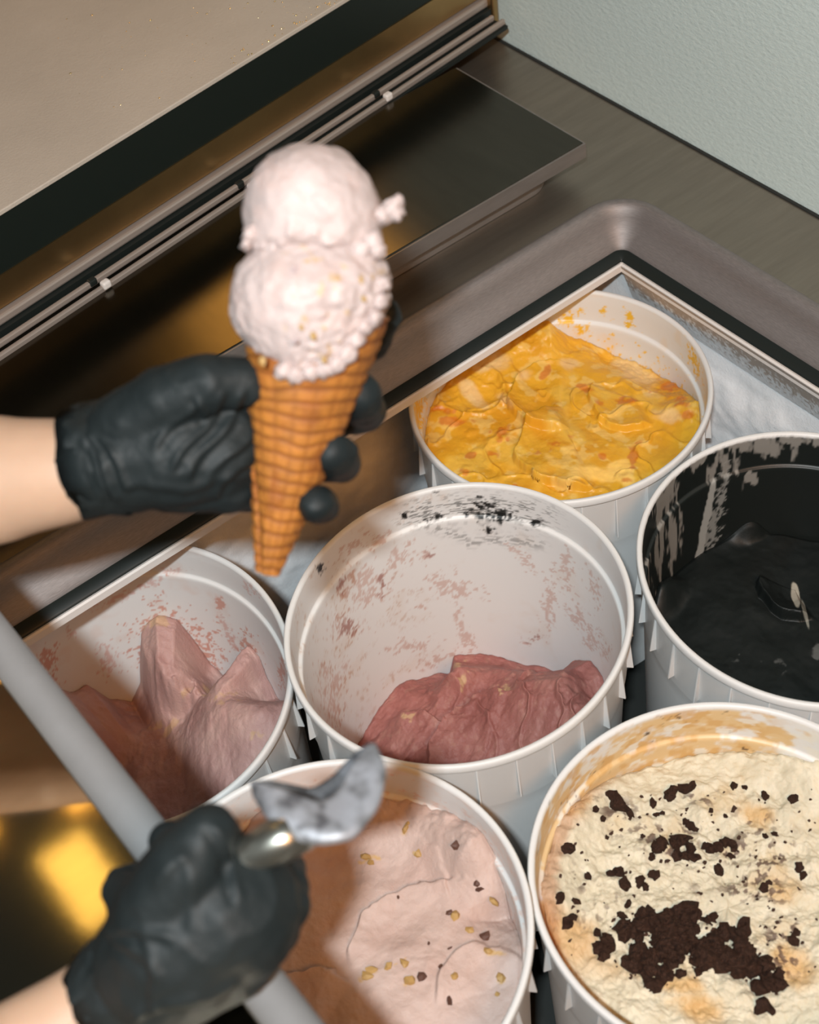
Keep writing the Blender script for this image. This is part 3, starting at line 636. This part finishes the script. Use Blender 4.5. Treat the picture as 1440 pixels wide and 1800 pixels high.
for x, y, r in ((1085, 1410, 13), (1075, 1398, 9), (1095, 1420, 9), (1082, 1378, 6), (1107, 1430, 6), (1178, 1400, 12), (1184, 1388, 7), (1205, 1388, 9), (1216, 1383, 8), (1148, 1413, 6), (1154, 1432, 5), (1213, 1452, 9), (1205, 1445, 6), (1222, 1458, 5),
                (1200, 1480, 14), (1185, 1487, 10), (1165, 1485, 10), (1155, 1492, 9), (1214, 1494, 10), (1205, 1505, 9), (1190, 1505, 8), (1250, 1492, 9), (1262, 1490, 9), (1278, 1482, 10), (1290, 1488, 8), (1285, 1505, 6), (1240, 1488, 6), (1222, 1508, 8), (1147, 1505, 6),
                (1087, 1535, 10), (1073, 1538, 7), (1123, 1552, 9), (1098, 1556, 9), (1148, 1538, 9), (1034, 1542, 6), (1264, 1530, 8), (998, 1492, 10), (990, 1485, 6), (978, 1505, 8), (972, 1572, 12), (962, 1580, 9), (985, 1580, 8), (998, 1622, 9), (1008, 1612, 6), (1012, 1585, 7), (1344, 1560, 8), (1350, 1552, 5), (1405, 1525, 7), (1410, 1540, 6),
                (1345, 1400, 7), (1290, 1382, 6), (1310, 1384, 5), (1395, 1405, 7), (1340, 1768, 12), (1350, 1772, 9), (1395, 1655, 8), (1368, 1712, 8), (1355, 1700, 7), (1245, 1620, 9), (1255, 1612, 7), (1095, 1610, 7), (1105, 1590, 6), (1345, 1470, 5), (1362, 1467, 5), (1050, 1640, 7), (1196, 1712, 7), (1228, 1708, 6), (1400, 1640, 6),
                (1120, 1640, 7), (1105, 1635, 6), (1135, 1560, 6), (1165, 1430, 4), (1250, 1425, 4), (1275, 1435, 4), (1015, 1395, 5), (1030, 1395, 6), (1047, 1425, 6), (1060, 1440, 5), (1000, 1390, 4), (1066, 1472, 4), (1130, 1470, 4)):
    put('F', zF, ff, 'biscuit_chunk', CM, x, y, r, random.uniform(.8, 1.4), .15)
cv, cf_ = [], []
bmi = bmesh.new(); bmesh.ops.create_icosphere(bmi, subdivisions=1, radius=1); ib = np.array([v.co[:] for v in bmi.verts]); ifc = [tuple(v.index for v in f.verts) for f in bmi.faces]; bmi.free()
def crumb_at(px, py, rpx):
    c = np.array(TUBS['F'][0]); h = -.045
    for _ in range(3):
        p = at_z(px, py, c[2]+h); h = float(zF(np.array([p[0]-c[0]]), np.array([p[1]-c[1]]))[0])
    p = at_z(px, py, c[2]+h)
    if np.hypot(p[0]-c[0], p[1]-c[1]) > .104: return
    r_ = rpx*.00042; n_ = len(cv)*len(ib)
    cv.append(ib*RNG.uniform(.5, 1.3, (len(ib), 1))*np.array([r_*RNG.uniform(.7, 1.7), r_, r_*.6])+p-np.array(ff.location)); cf_.extend(tuple(i+n_ for i in f) for f in ifc)
for q in range(330):
    if q < 150: bx, by, br = big[q*len(big)//150]; bx += RNG.normal()*14; by += RNG.normal()*12
    else: bx = RNG.uniform(950, 1440); by = RNG.uniform(1385, 1720)
    crumb_at(bx, by, RNG.uniform(1.4, 4.0))
o = mesh_obj('fine_crumbs', np.concatenate(cv), cf_, M['crumb'], ff, False); o['kind'] = 'stuff'
for x, y, r, d in ((727, 1418, 6, 1), (643, 1506, 7, 0), (652, 1516, 6, 0), (712, 1458, 6, 0), (718, 1447, 4, 0), (736, 1499, 5, 0), (804, 1485, 6, 1), (832, 1477, 6, 0), (838, 1552, 6, 1), (842, 1562, 5, 1), (862, 1558, 5, 1), (868, 1585, 6, 0), (800, 1610, 8, 0), (825, 1636, 6, 0), (852, 1648, 7, 1), (720, 1725, 9, 0), (742, 1717, 6, 1),
                   (790, 1757, 6, 1), (880, 1718, 8, 0), (700, 1577, 3, 1), (652, 1706, 7, 0), (645, 1716, 7, 0), (683, 1700, 6, 0), (710, 1692, 5, 0), (800, 1716, 6, 0), (858, 1672, 6, 0), (893, 1672, 5, 0), (907, 1612, 5, 0), (790, 1605, 4, 1), (754, 1658, 2.5, 1), (790, 1667, 2.5, 1), (830, 1502, 3, 1), (775, 1700, 4, 1), (875, 1748, 4, 0)):
    put('E', zE, fe, 'nut_piece', ND if d else NM, x, y, r*1.15, random.uniform(1, 1.7), .05)

# ------------------------------------------------------------------ ice cream cone in the hand
D1 = .66
tipP = at_d(470, 1006, .675); mouthP = at_d(556, 566, .650)
ax = mouthP-tipP; CL = np.linalg.norm(ax); ax = ax/CL
cone = empty('ice_cream_cone', tuple(tipP)); tag(cone, 'waffle cone with two pale pink scoops held in a black gloved hand', 'ice cream cone')
e1 = RT-ax*(RT@ax); e1 /= np.linalg.norm(e1); e2 = np.cross(ax, e1)        # e2 points roughly away from / towards the viewer
na, nl = 260, 300
T_, A_ = np.meshgrid(np.linspace(0, 1, nl), np.linspace(0, 2*np.pi, na, endpoint=False), indexing='ij')
rad = .0042+(.0300-.0042)*T_**.93
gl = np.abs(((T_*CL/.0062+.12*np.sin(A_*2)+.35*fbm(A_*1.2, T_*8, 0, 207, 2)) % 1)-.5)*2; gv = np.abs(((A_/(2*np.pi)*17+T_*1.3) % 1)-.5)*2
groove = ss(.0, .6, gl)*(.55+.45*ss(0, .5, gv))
wrap = (A_+T_*1.1+2.3) % (2*np.pi); seam = .0014*ss(0, .5, wrap)*1.0
top_wave = 1+.05*np.sin(A_+.6)
rr2 = rad-.0006*(1-groove)+seam+fbm(A_*2, T_*9, 0, 201, 3)*.0006
H = T_*CL*(1+.07*np.cos(A_-.1)*T_**3)
Vc = (e1*(rr2*np.cos(A_))[..., None]+e2*(rr2*np.sin(A_))[..., None]+ax*H[..., None])
Vi = Vc[::-1]*1.0-(e1*(np.cos(A_)*.0022)[..., None]+e2*(np.sin(A_)*.0022)[..., None])[::-1]
Vall = np.concatenate([Vc.reshape(-1, 3), Vi[:150].reshape(-1, 3)])
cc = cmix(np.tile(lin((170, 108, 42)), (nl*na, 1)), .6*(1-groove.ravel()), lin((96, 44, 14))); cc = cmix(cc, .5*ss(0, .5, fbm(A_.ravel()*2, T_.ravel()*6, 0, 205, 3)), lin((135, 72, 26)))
cc = np.concatenate([cc, cc[::-1][:150*na]])
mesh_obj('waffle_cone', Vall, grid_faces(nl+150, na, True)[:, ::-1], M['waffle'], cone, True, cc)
def lump(name, cpx, cpy, cd_, sil, depth_r, m, parent, seed, rough=1., sub=6, colf=None):
    """rounded body: sil = list of (angle deg, radius px) around its centre, depth_r = half depth in metres"""
    c = at_d(cpx, cpy, cd_); s = cd_/FPX
    bm = bmesh.new(); bmesh.ops.create_icosphere(bm, subdivisions=sub, radius=1); P = np.array([v.co[:] for v in bm.verts])
    F = np.array([[v.index for v in f.verts] for f in bm.faces]); bm.free()
    a = np.degrees(np.arctan2(P[:, 1], P[:, 0])) % 360; A = [q[0] for q in sil]; Rr = [q[1] for q in sil]
    rp = np.interp(a, [A[-1]-360]+A+[A[0]+360], [Rr[-1]]+Rr+[Rr[0]])
    rp = np.interp(a, np.arange(-20, 381), np.convolve(np.interp(np.arange(-40, 401) % 360, [A[-1]-360]+A+[A[0]+360], [Rr[-1]]+Rr+[Rr[0]]), np.ones(41)/41, 'valid'))*s
    rho = np.hypot(P[:, 0], P[:, 1])[:, None]; k = (rp/np.mean(np.array(Rr)*s))[:, None]*rho+(1-rho)
    L = P*np.c_[np.full(len(P), np.mean(Rr)*s), np.full(len(P), np.mean(Rr)*s), np.full(len(P), depth_r)]*k
    n = P/np.linalg.norm(P, axis=1)[:, None]
    rough *= .5; f1 = fbm(P[:, 0]*2.2, P[:, 1]*2.2, P[:, 2]*2.2, seed, 3)*.0016; f2 = fbm(P[:, 0]*9, P[:, 1]*9, P[:, 2]*9, seed+3, 4)*.0014*rough
    L = L+n*(f1+f2)[:, None]; extra = colf(P, seed) if colf else None
    if extra is not None and isinstance(extra, tuple): L = L+n*extra[1][:, None]; extra = extra[0]
    V = c+L[:, :1]*RT+L[:, 1:2]*UP-L[:, 2:3]*FW
    return mesh_obj(name, V-np.array(parent.location), F, m, parent, True, extra)
PK = lin((188, 172, 168))
def col_up(P, s):
    n = fbm(P[:, 0]*3, P[:, 1]*3, P[:, 2]*3, s+9, 3); c = np.tile(PK, (len(P), 1)); c = cmix(c, .5*ss(0, .5, n), lin((190, 166, 159)))
    skirt = np.exp(-((P[:, 1]+.55+.08*fbm(P[:, 0]*4, P[:, 2]*4, 0, s, 2))/.13)**2)*(.0022+.0035*np.maximum(fbm(P[:, 0]*8, P[:, 1]*8, P[:, 2]*8, s+1, 3), 0))
    return c, skirt
def col_lo(P, s):
    n = fbm(P[:, 0]*3, P[:, 1]*3, P[:, 2]*3, s+9, 3); n2 = fbm(P[:, 0]*9, P[:, 1]*9, P[:, 2]*9, s+19, 3); c = np.tile(PK, (len(P), 1)); c = cmix(c, .5*ss(0, .5, n), lin((190, 166, 159)))
    c = cmix(c, .8*ss(.30, .5, n2)*ss(-.2, .3, P[:, 0]+.2), lin((190, 155, 100)))
    rag = ss(-.15, .6, P[:, 0]*.7-P[:, 1]*.5)*.002*fbm(P[:, 0]*11, P[:, 1]*11, P[:, 2]*11, s+2, 3)
    return c, rag
lump('scoop', 541, 535, .642, [(0, 142), (30, 158), (50, 140), (90, 120), (130, 130), (160, 140), (180, 143), (200, 138), (225, 122), (250, 128), (265, 132), (285, 126), (310, 118), (335, 128)], .033, M['scoop'], cone, 301, 1.6, 6, col_lo)
lump('scoop', 549, 372, .640, [(0, 120), (30, 115), (60, 114), (90, 116), (120, 118), (150, 122), (180, 118), (205, 128), (235, 110), (270, 90), (310, 110), (335, 134)], .031, M['scoop'], cone, 311, .7, 6, col_up)
lump('drip', 692, 366, .632, [(0, 16), (60, 24), (120, 18), (180, 16), (230, 22), (300, 25)], .006, M['scoop'], cone, 321, 1.2, 4, lambda P, s: np.tile(PK, (len(P), 1)))
lump('drip', 676, 374, .634, [(0, 16), (90, 12), (180, 20), (270, 13)], .007, M['scoop'], cone, 323, .8, 4, lambda P, s: np.tile(PK, (len(P), 1)))
lump('drip', 664, 380, .632, [(0, 28), (90, 13), (180, 22), (270, 14)], .006, M['scoop'], cone, 322, .8, 4, lambda P, s: np.tile(PK, (len(P), 1)))
for (x, y, r) in ((500, 652, 17), (520, 660, 15), (545, 655, 15), (572, 648, 18), (592, 640, 15), (610, 622, 17), (625, 598, 16), (640, 575, 16), (658, 560, 14), (666, 530, 15), (672, 500, 13), (442, 412, 14), (434, 430, 10), (655, 425, 18), (664, 442, 14), (560, 455, 16), (600, 448, 16), (636, 440, 18), (482, 438, 12)):
    lump('drip', x, y, .628 if y > 470 else .625, [(0, r), (60, r*1.2), (130, r*.9), (200, r*1.1), (290, r)], .006, M['scoop'], cone, int(x+y), 1.2, 3, lambda P, s: np.tile(PK, (len(P), 1)))
for (x, y, r, d) in ((634, 492, 7, 0), (640, 525, 6, 0), (551, 590, 8, 0), (530, 575, 6, 0), (518, 475, 6, 1), (526, 522, 6, 1), (570, 632, 7, 0), (462, 634, 9, 0), (520, 600, 5, 1)):
    p = at_d(x, y, .6105 if 450 < y < 620 and x < 600 else .616); o = bpy.data.objects.new('nut_piece', NM[0] if not d else chunk_mesh('berry_bit', 77, mat('pale_berry_bit', (.45, .36, .36), .6), 1)); link(o, cone)
    o.location = Vector(p-tipP); o.scale = (r*.00022,)*3
    
# ------------------------------------------------------------------ gloves, arms (skinned from capsules, one continuous body each)
def capsule_bm(bm, a, b, ra, rb, nseg=20):
    a = np.array(a); b = np.array(b); d = b-a; L = np.linalg.norm(d); d = d/max(L, 1e-9)
    u = np.cross(d, [0, 0, 1.]) if abs(d[2]) < .9 else np.cross(d, [1., 0, 0]); u /= np.linalg.norm(u); w = np.cross(d, u)
    rings = []
    for k in range(6): t = math.pi/2*(1-k/5.5)*-1; rings.append((a+d*ra*math.sin(t), ra*math.cos(t)))
    for k in range(6): t = math.pi/2*(k+.5)/5.5; rings.append((b+d*rb*math.sin(t), rb*math.cos(t)))
    rv = []
    for c, r in rings: rv.append([bm.verts.new(c+max(r, 1e-5)*(u*math.cos(2*math.pi*i/nseg)+w*math.sin(2*math.pi*i/nseg))) for i in range(nseg)])
    for i in range(len(rv)-1):
        for j in range(nseg): bm.faces.new((rv[i][j], rv[i][(j+1) % nseg], rv[i+1][(j+1) % nseg], rv[i+1][j]))
    bm.faces.new(rv[0][::-1]); bm.faces.new(rv[-1])
def body_from(name, chains, m, parent, voxel=.0016, smooth=6, wr=None):
    bm = bmesh.new()
    for ch in chains:
        pts_ = [(at_d(*q[:3]) if len(q) == 4 else None, q[3]) for q in ch]
        for i in range(len(pts_)-1): capsule_bm(bm, pts_[i][0], pts_[i+1][0], pts_[i][1], pts_[i+1][1])
    bmesh.ops.recalc_face_normals(bm, faces=bm.faces[:])
    me = bpy.data.meshes.new('tmp'); bm.to_mesh(me); bm.free(); o = bpy.data.objects.new('tmp', me); COL.objects.link(o)
    md = o.modifiers.new('r', 'REMESH'); md.mode = 'VOXEL'; md.voxel_size = voxel
    ms = o.modifiers.new('s', 'SMOOTH'); ms.iterations = smooth; ms.factor = .6
    dg = bpy.context.evaluated_depsgraph_get(); ev = o.evaluated_get(dg); me2 = bpy.data.meshes.new_from_object(ev)
    bpy.data.objects.remove(o); bpy.data.meshes.remove(me)
    n = len(me2.vertices); P = np.empty(n*3); me2.vertices.foreach_get('co', P); P = P.reshape(-1, 3); Nn = np.empty(n*3); me2.vertices.foreach_get('normal', Nn); Nn = Nn.reshape(-1, 3)
    if wr is not None: P = P+Nn*wr(P)[:, None]
    P = P-np.array(parent.location); me2.vertices.foreach_set('co', P.ravel()); me2.name = name
    me2.polygons.foreach_set('use_smooth', [True]*len(me2.polygons)); me2.materials.clear(); me2.materials.append(m); me2.update()
    o = bpy.data.objects.new(name, me2); link(o, parent); return o
person = empty('person', tuple(at_d(-700, 1300, .66)))
tag(person, 'person in black gloves reaching in from the left with a cone and a scoop', 'person')
def wr1(P):
    px, py = pix(P); v = (P-CAM)@FW
    fold = 0
    for (x0, y0, x1, y1, w, a) in ((330, 840, 435, 690, 7, .0012), (300, 830, 400, 690, 6, .0010), (270, 790, 350, 700, 7, .001), (360, 850, 440, 760, 7, .0012), (150, 760, 210, 880, 7, .0014), (175, 770, 230, 860, 6, .0014), (345, 700, 360, 745, 5, .0012), (380, 870, 440, 810, 6, .001), (215, 860, 420, 845, 8, .0009)):
        d = np.array([x1-x0, y1-y0], float); L = np.hypot(*d); d /= L; t = (px-x0)*d[0]+(py-y0)*d[1]; q = (px-x0)*-d[1]+(py-y0)*d[0]+6*np.sin(t/23)
        fold = fold+a*(np.exp(-(q/w)**2)-.7*np.exp(-((q-w*1.8)/w)**2))*ss(-10, 15, t)*ss(L+10, L-15, t)
    return fold*(1)+(1-np.abs(fbm(P[:, 0]*45, P[:, 1]*45, P[:, 2]*45, 401, 2)))**3*.0014-.0007+fbm(P[:, 0]*160, P[:, 1]*160, P[:, 2]*160, 405, 2)*.0003
g1 = [
    [(168, 816, .672, .0235), (235, 800, .668, .0262), (310, 785, .668, .0295), (372, 775, .672, .0285)],
    [(300, 740, .670, .020), (390, 690, .675, .0150)],
    [(300, 840, .672, .017), (400, 850, .676, .0142)],
    [(350, 700, .672, .015), (430, 680, .690, .0115), (560, 640, .708, .0098), (652, 600, .705, .0092), (676, 556, .690, .0082)],
    [(370, 745, .672, .016), (470, 735, .700, .0118), (590, 730, .709, .0105), (642, 722, .700, .0103), (634, 700, .672, .0103), (630, 692, .664, .0095)],
    [(380, 800, .672, .016), (480, 800, .698, .0114), (560, 812, .702, .0104), (600, 812, .688, .0102), (590, 800, .664, .0101), (582, 796, .657, .0092)],
    [(390, 850, .674, .0135), (480, 865, .692, .0105), (545, 885, .692, .0094), (564, 888, .676, .0088), (555, 886, .660, .0082)],
    [(215, 760, .660, .0175), (290, 705, .648, .0155), (370, 672, .642, .0128), (430, 672, .645, .0112), (448, 676, .652, .0095)],
]
body_from('glove', g1, M['glove'], person, .0014, 5, wr1)['label'] = 'black glove holding the waffle cone'
# glove cuff: slightly loose, open towards the arm
def cuff(c0, c1, r0, r1, parent, m, name='glove_cuff', seed=1, wav=.002, flat=1.):
    a = at_d(*c0); b = at_d(*c1); d = b-a; L = np.linalg.norm(d); d /= L; u = np.cross(d, FW); u /= np.linalg.norm(u); w = np.cross(d, u)
    na_, nl_ = 90, 26; rows = []
    for k in range(nl_):
        t = k/(nl_-1); th_ = np.linspace(0, 2*np.pi, na_, endpoint=False)
        r = r0+(r1-r0)*t+fbm(np.cos(th_)*2, np.sin(th_)*2, t*2.2, seed, 3)*wav*(.6+.8*t)
        if k == 0: r = r+.0004
        ofs = fbm(np.cos(th_)*1.2, np.sin(th_)*1.2, 0, seed+7, 2)*.006*(1-t)
        rows.append(a+d*(L*t)+d*ofs[:, None]+u*(r*np.cos(th_))[:, None]+w*(r*flat*np.sin(th_))[:, None])
    n1_ = len(rows)
    rows = [rows[0]-0+0]+rows
    inner_rows = [a+(rows[1]-a)*.965+d*.001]
    rows = [a+(rows[1]-a)*.955+d*.012]+[rows[1]]+rows[2:]
    V_ = np.concatenate(rows)-np.array(parent.location)
    return mesh_obj(name, V_, grid_faces(len(rows), na_, True), m, parent, True)
cuff((146, 812, .674), (215, 803, .670), .0262, .0255, person, M['glove'], seed=3)
arm1 = [[(300, 800, .672, .016), (180, 822, .674, .0220), (120, 828, .676, .0243), (0, 842, .684, .0300), (-160, 862, .69, .036), (-420, 900, .70, .043), (-760, 960, .71, .048)]]
body_from('arm', arm1, M['skin'], person, .003, 8)

D2 = .60
def wr2(P):
    px, py = pix(P); fold = 0
    for (x0, y0, x1, y1, w, a) in ((375, 1450, 430, 1580, 9, .0013), (320, 1500, 350, 1640, 12, .0006), (180, 1640, 300, 1640, 10, .0012), (230, 1790, 420, 1730, 10, .0014), (200, 1650, 290, 1720, 10, .0012), (270, 1560, 330, 1500, 12, .0008), (250, 1640, 280, 1780, 9, .001)):
        d = np.array([x1-x0, y1-y0], float); L = np.hypot(*d); d /= L; t = (px-x0)*d[0]+(py-y0)*d[1]; q = (px-x0)*-d[1]+(py-y0)*d[0]+7*np.sin(t/30)
        fold = fold+a*(np.exp(-(q/w)**2)-.7*np.exp(-((q-w*1.8)/w)**2))*ss(-10, 15, t)*ss(L+10, L-15, t)
    return fold+(1-np.abs(fbm(P[:, 0]*40, P[:, 1]*40, P[:, 2]*40, 411, 2)))**3*.0014-.0007
g2 = [
    [(232, 1716, .598, .0196), (285, 1690, .590, .0275), (330, 1640, .585, .0320), (390, 1600, .585, .0315)],
    [(300, 1722, .592, .0215), (370, 1668, .592, .0260), (415, 1655, .594, .020)],
    [(392, 1580, .587, .026), (450, 1580, .594, .0165)],
    # four fingers curling over the handle, knuckles on the right
    [(420, 1580, .590, .018), (498, 1556, .602, .0105), (500, 1530, .620, .0100), (440, 1510, .634, .0095), (370, 1495, .625, .0090)],
    [(420, 1590, .585, .020), (498, 1592, .592, .0108), (495, 1565, .615, .0102), (420, 1540, .634, .0098), (330, 1500, .628, .0095), (298, 1480, .618, .0095)],
    [(420, 1620, .587, .020), (484, 1636, .596, .0105), (470, 1610, .618, .0102), (380, 1580, .636, .0098), (270, 1545, .628, .0098), (222, 1558, .615, .0092)],
    [(400, 1650, .590, .018), (458, 1675, .600, .0098), (430, 1650, .620, .0094), (340, 1620, .632, .0090), (240, 1580, .622, .0088)],
    # thumb over the top towards the scoop
    [(285, 1600, .575, .0190), (325, 1520, .566, .0160), (366, 1462, .567, .0115), (388, 1470, .575, .0095)],
    [(250, 1590, .592, .018), (215, 1565, .598, .0085)],
]
body_from('glove', g2, M['glove'], person, .0014, 6, wr2)['label'] = 'black glove gripping the scoop handle'
cuff((186, 1748, .602), (248, 1702, .597), .0208, .0215, person, M['glove'], seed=13, wav=.003)
arm2 = [[(300, 1670, .60, .014), (200, 1738, .602, .0180), (110, 1800, .598, .0196), (0, 1872, .590, .0225), (-160, 1960, .560, .027), (-420, 2000, .520, .036), (-760, 2060, .47, .040)]]
body_from('arm', arm2, M['skin'], person, .003, 8)

# ------------------------------------------------------------------ metal scoop
tool = empty('ice_cream_scoop', tuple(at_d(430, 1510, .602))); tag(tool, 'frosty metal ice cream scoop held over the pale pink tub', 'scoop')
def frame_tube(name, pts_, m, parent, n=48, col=None):
    C_ = [np.array(at_d(*q[:3])) for q in pts_]; d = C_[-1]-C_[0]; d /= np.linalg.norm(d); u = np.cross(d, FW); u /= np.linalg.norm(u); w = np.cross(d, u)
    th_ = np.linspace(0, 2*np.pi, n, endpoint=False); rows = [c+(u*np.cos(th_)[:, None]+w*np.sin(th_)[:, None])*q[3] for c, q in zip(C_, pts_)]
    rows = [np.tile(C_[0], (n, 1))]+rows+[np.tile(C_[-1], (n, 1))]
    V_ = np.concatenate(rows)-np.array(parent.location); return mesh_obj(name, V_, grid_faces(len(rows), n, True), m, parent, True, np.tile(col, (len(V_), 1)) if col is not None else None)
frame_tube('collar', [(424, 1510, .574, .0062), (424, 1510, .574, .0067), (428, 1508, .574, .0070), (460, 1492, .573, .0082), (490, 1477, .573, .0093), (515, 1465, .574, .0092), (545, 1450, .577, .007)], M['collar'], tool)
frame_tube('handle', [(215, 1600, .606, .0070), (225, 1595, .606, .0095), (300, 1565, .602, .0105), (380, 1530, .592, .0090), (426, 1509, .581, .0068)], M['collar'], tool)
# bowl: a deep shell; its rim runs from the left point through the dip to the tall right blade
nu, nv = 90, 60
U_, V_ = np.meshgrid(np.linspace(0, 1, nu), np.linspace(0, 1, nv), indexing='ij')
def curve(pts_, t):
    k = np.linspace(0, 1, len(pts_)); P = np.array([at_d(*q) for q in pts_])
    k2 = np.linspace(0, 1, 200); Q = np.stack([np.interp(k2, k, P[:, i]) for i in range(3)], -1)
    for _ in range(60): Q[1:-1] = Q[1:-1]*.4+.3*(Q[:-2]+Q[2:])
    return np.stack([np.interp(t, k2, Q[:, i]) for i in range(3)], -1)
near = [(443, 1374, .588), (480, 1384, .580), (520, 1398, .576), (553, 1412, .575), (585, 1404, .577), (605, 1375, .582), (625, 1337, .588), (648, 1309, .594)]
belly = [(449, 1398, .586), (470, 1432, .576), (508, 1470, .570), (562, 1482, .567), (620, 1472, .568), (664, 1415, .578), (676, 1352, .588), (655, 1308, .598)]
far = [(443, 1374, .594), (475, 1372, .604), (512, 1380, .612), (550, 1388, .616), (585, 1366, .616), (608, 1340, .612), (630, 1318, .606), (648, 1309, .597)]
N_, B_, F_ = [curve(q, U_[:, 0]) for q in (near, belly, far)]
def q3(v):   # quadratic through near rim, belly, far rim
    v = v[..., None]; return N_[:, None]*(1-v)**2+F_[:, None]*v**2+(2*B_-.5*N_-.5*F_)[:, None]*2*v*(1-v)
bs = q3(V_)
dirn = np.gradient(bs, axis=0); dv = np.gradient(bs, axis=1); nn = np.cross(dirn, dv); nn /= np.linalg.norm(nn, axis=2)[..., None]+1e-9
if (nn[nu//2, nv//3]@FW) > 0: nn = -nn      # outward, towards the viewer
th0 = .0012
outer_ = bs+nn*th0; inner_ = bs-nn*th0*.4
rows = np.concatenate([outer_, inner_[:, ::-1]], axis=1)
Vb = rows.reshape(-1, 3)-np.array(tool.location)
nb = fbm(Vb[:, 0]*150, Vb[:, 1]*150, Vb[:, 2]*150, 501, 3); cb = cmix(np.tile(np.array([.27, .28, .30]), (len(Vb), 1)), .7*ss(-.1, .3, nb), np.array([.44, .46, .51])); cb = cmix(cb, .8*ss(.1, .35, -nb), np.array([.09, .09, .10]))
bo = mesh_obj('bowl', Vb, grid_faces(nu, nv*2, True), M['tool'], tool, True, cb)
# neck between bowl and collar
frame_tube('neck', [(500, 1473, .579, .0090), (530, 1458, .581, .0088), (565, 1440, .583, .0065)], M['tool'], tool, 40, np.array([.45, .46, .48]))
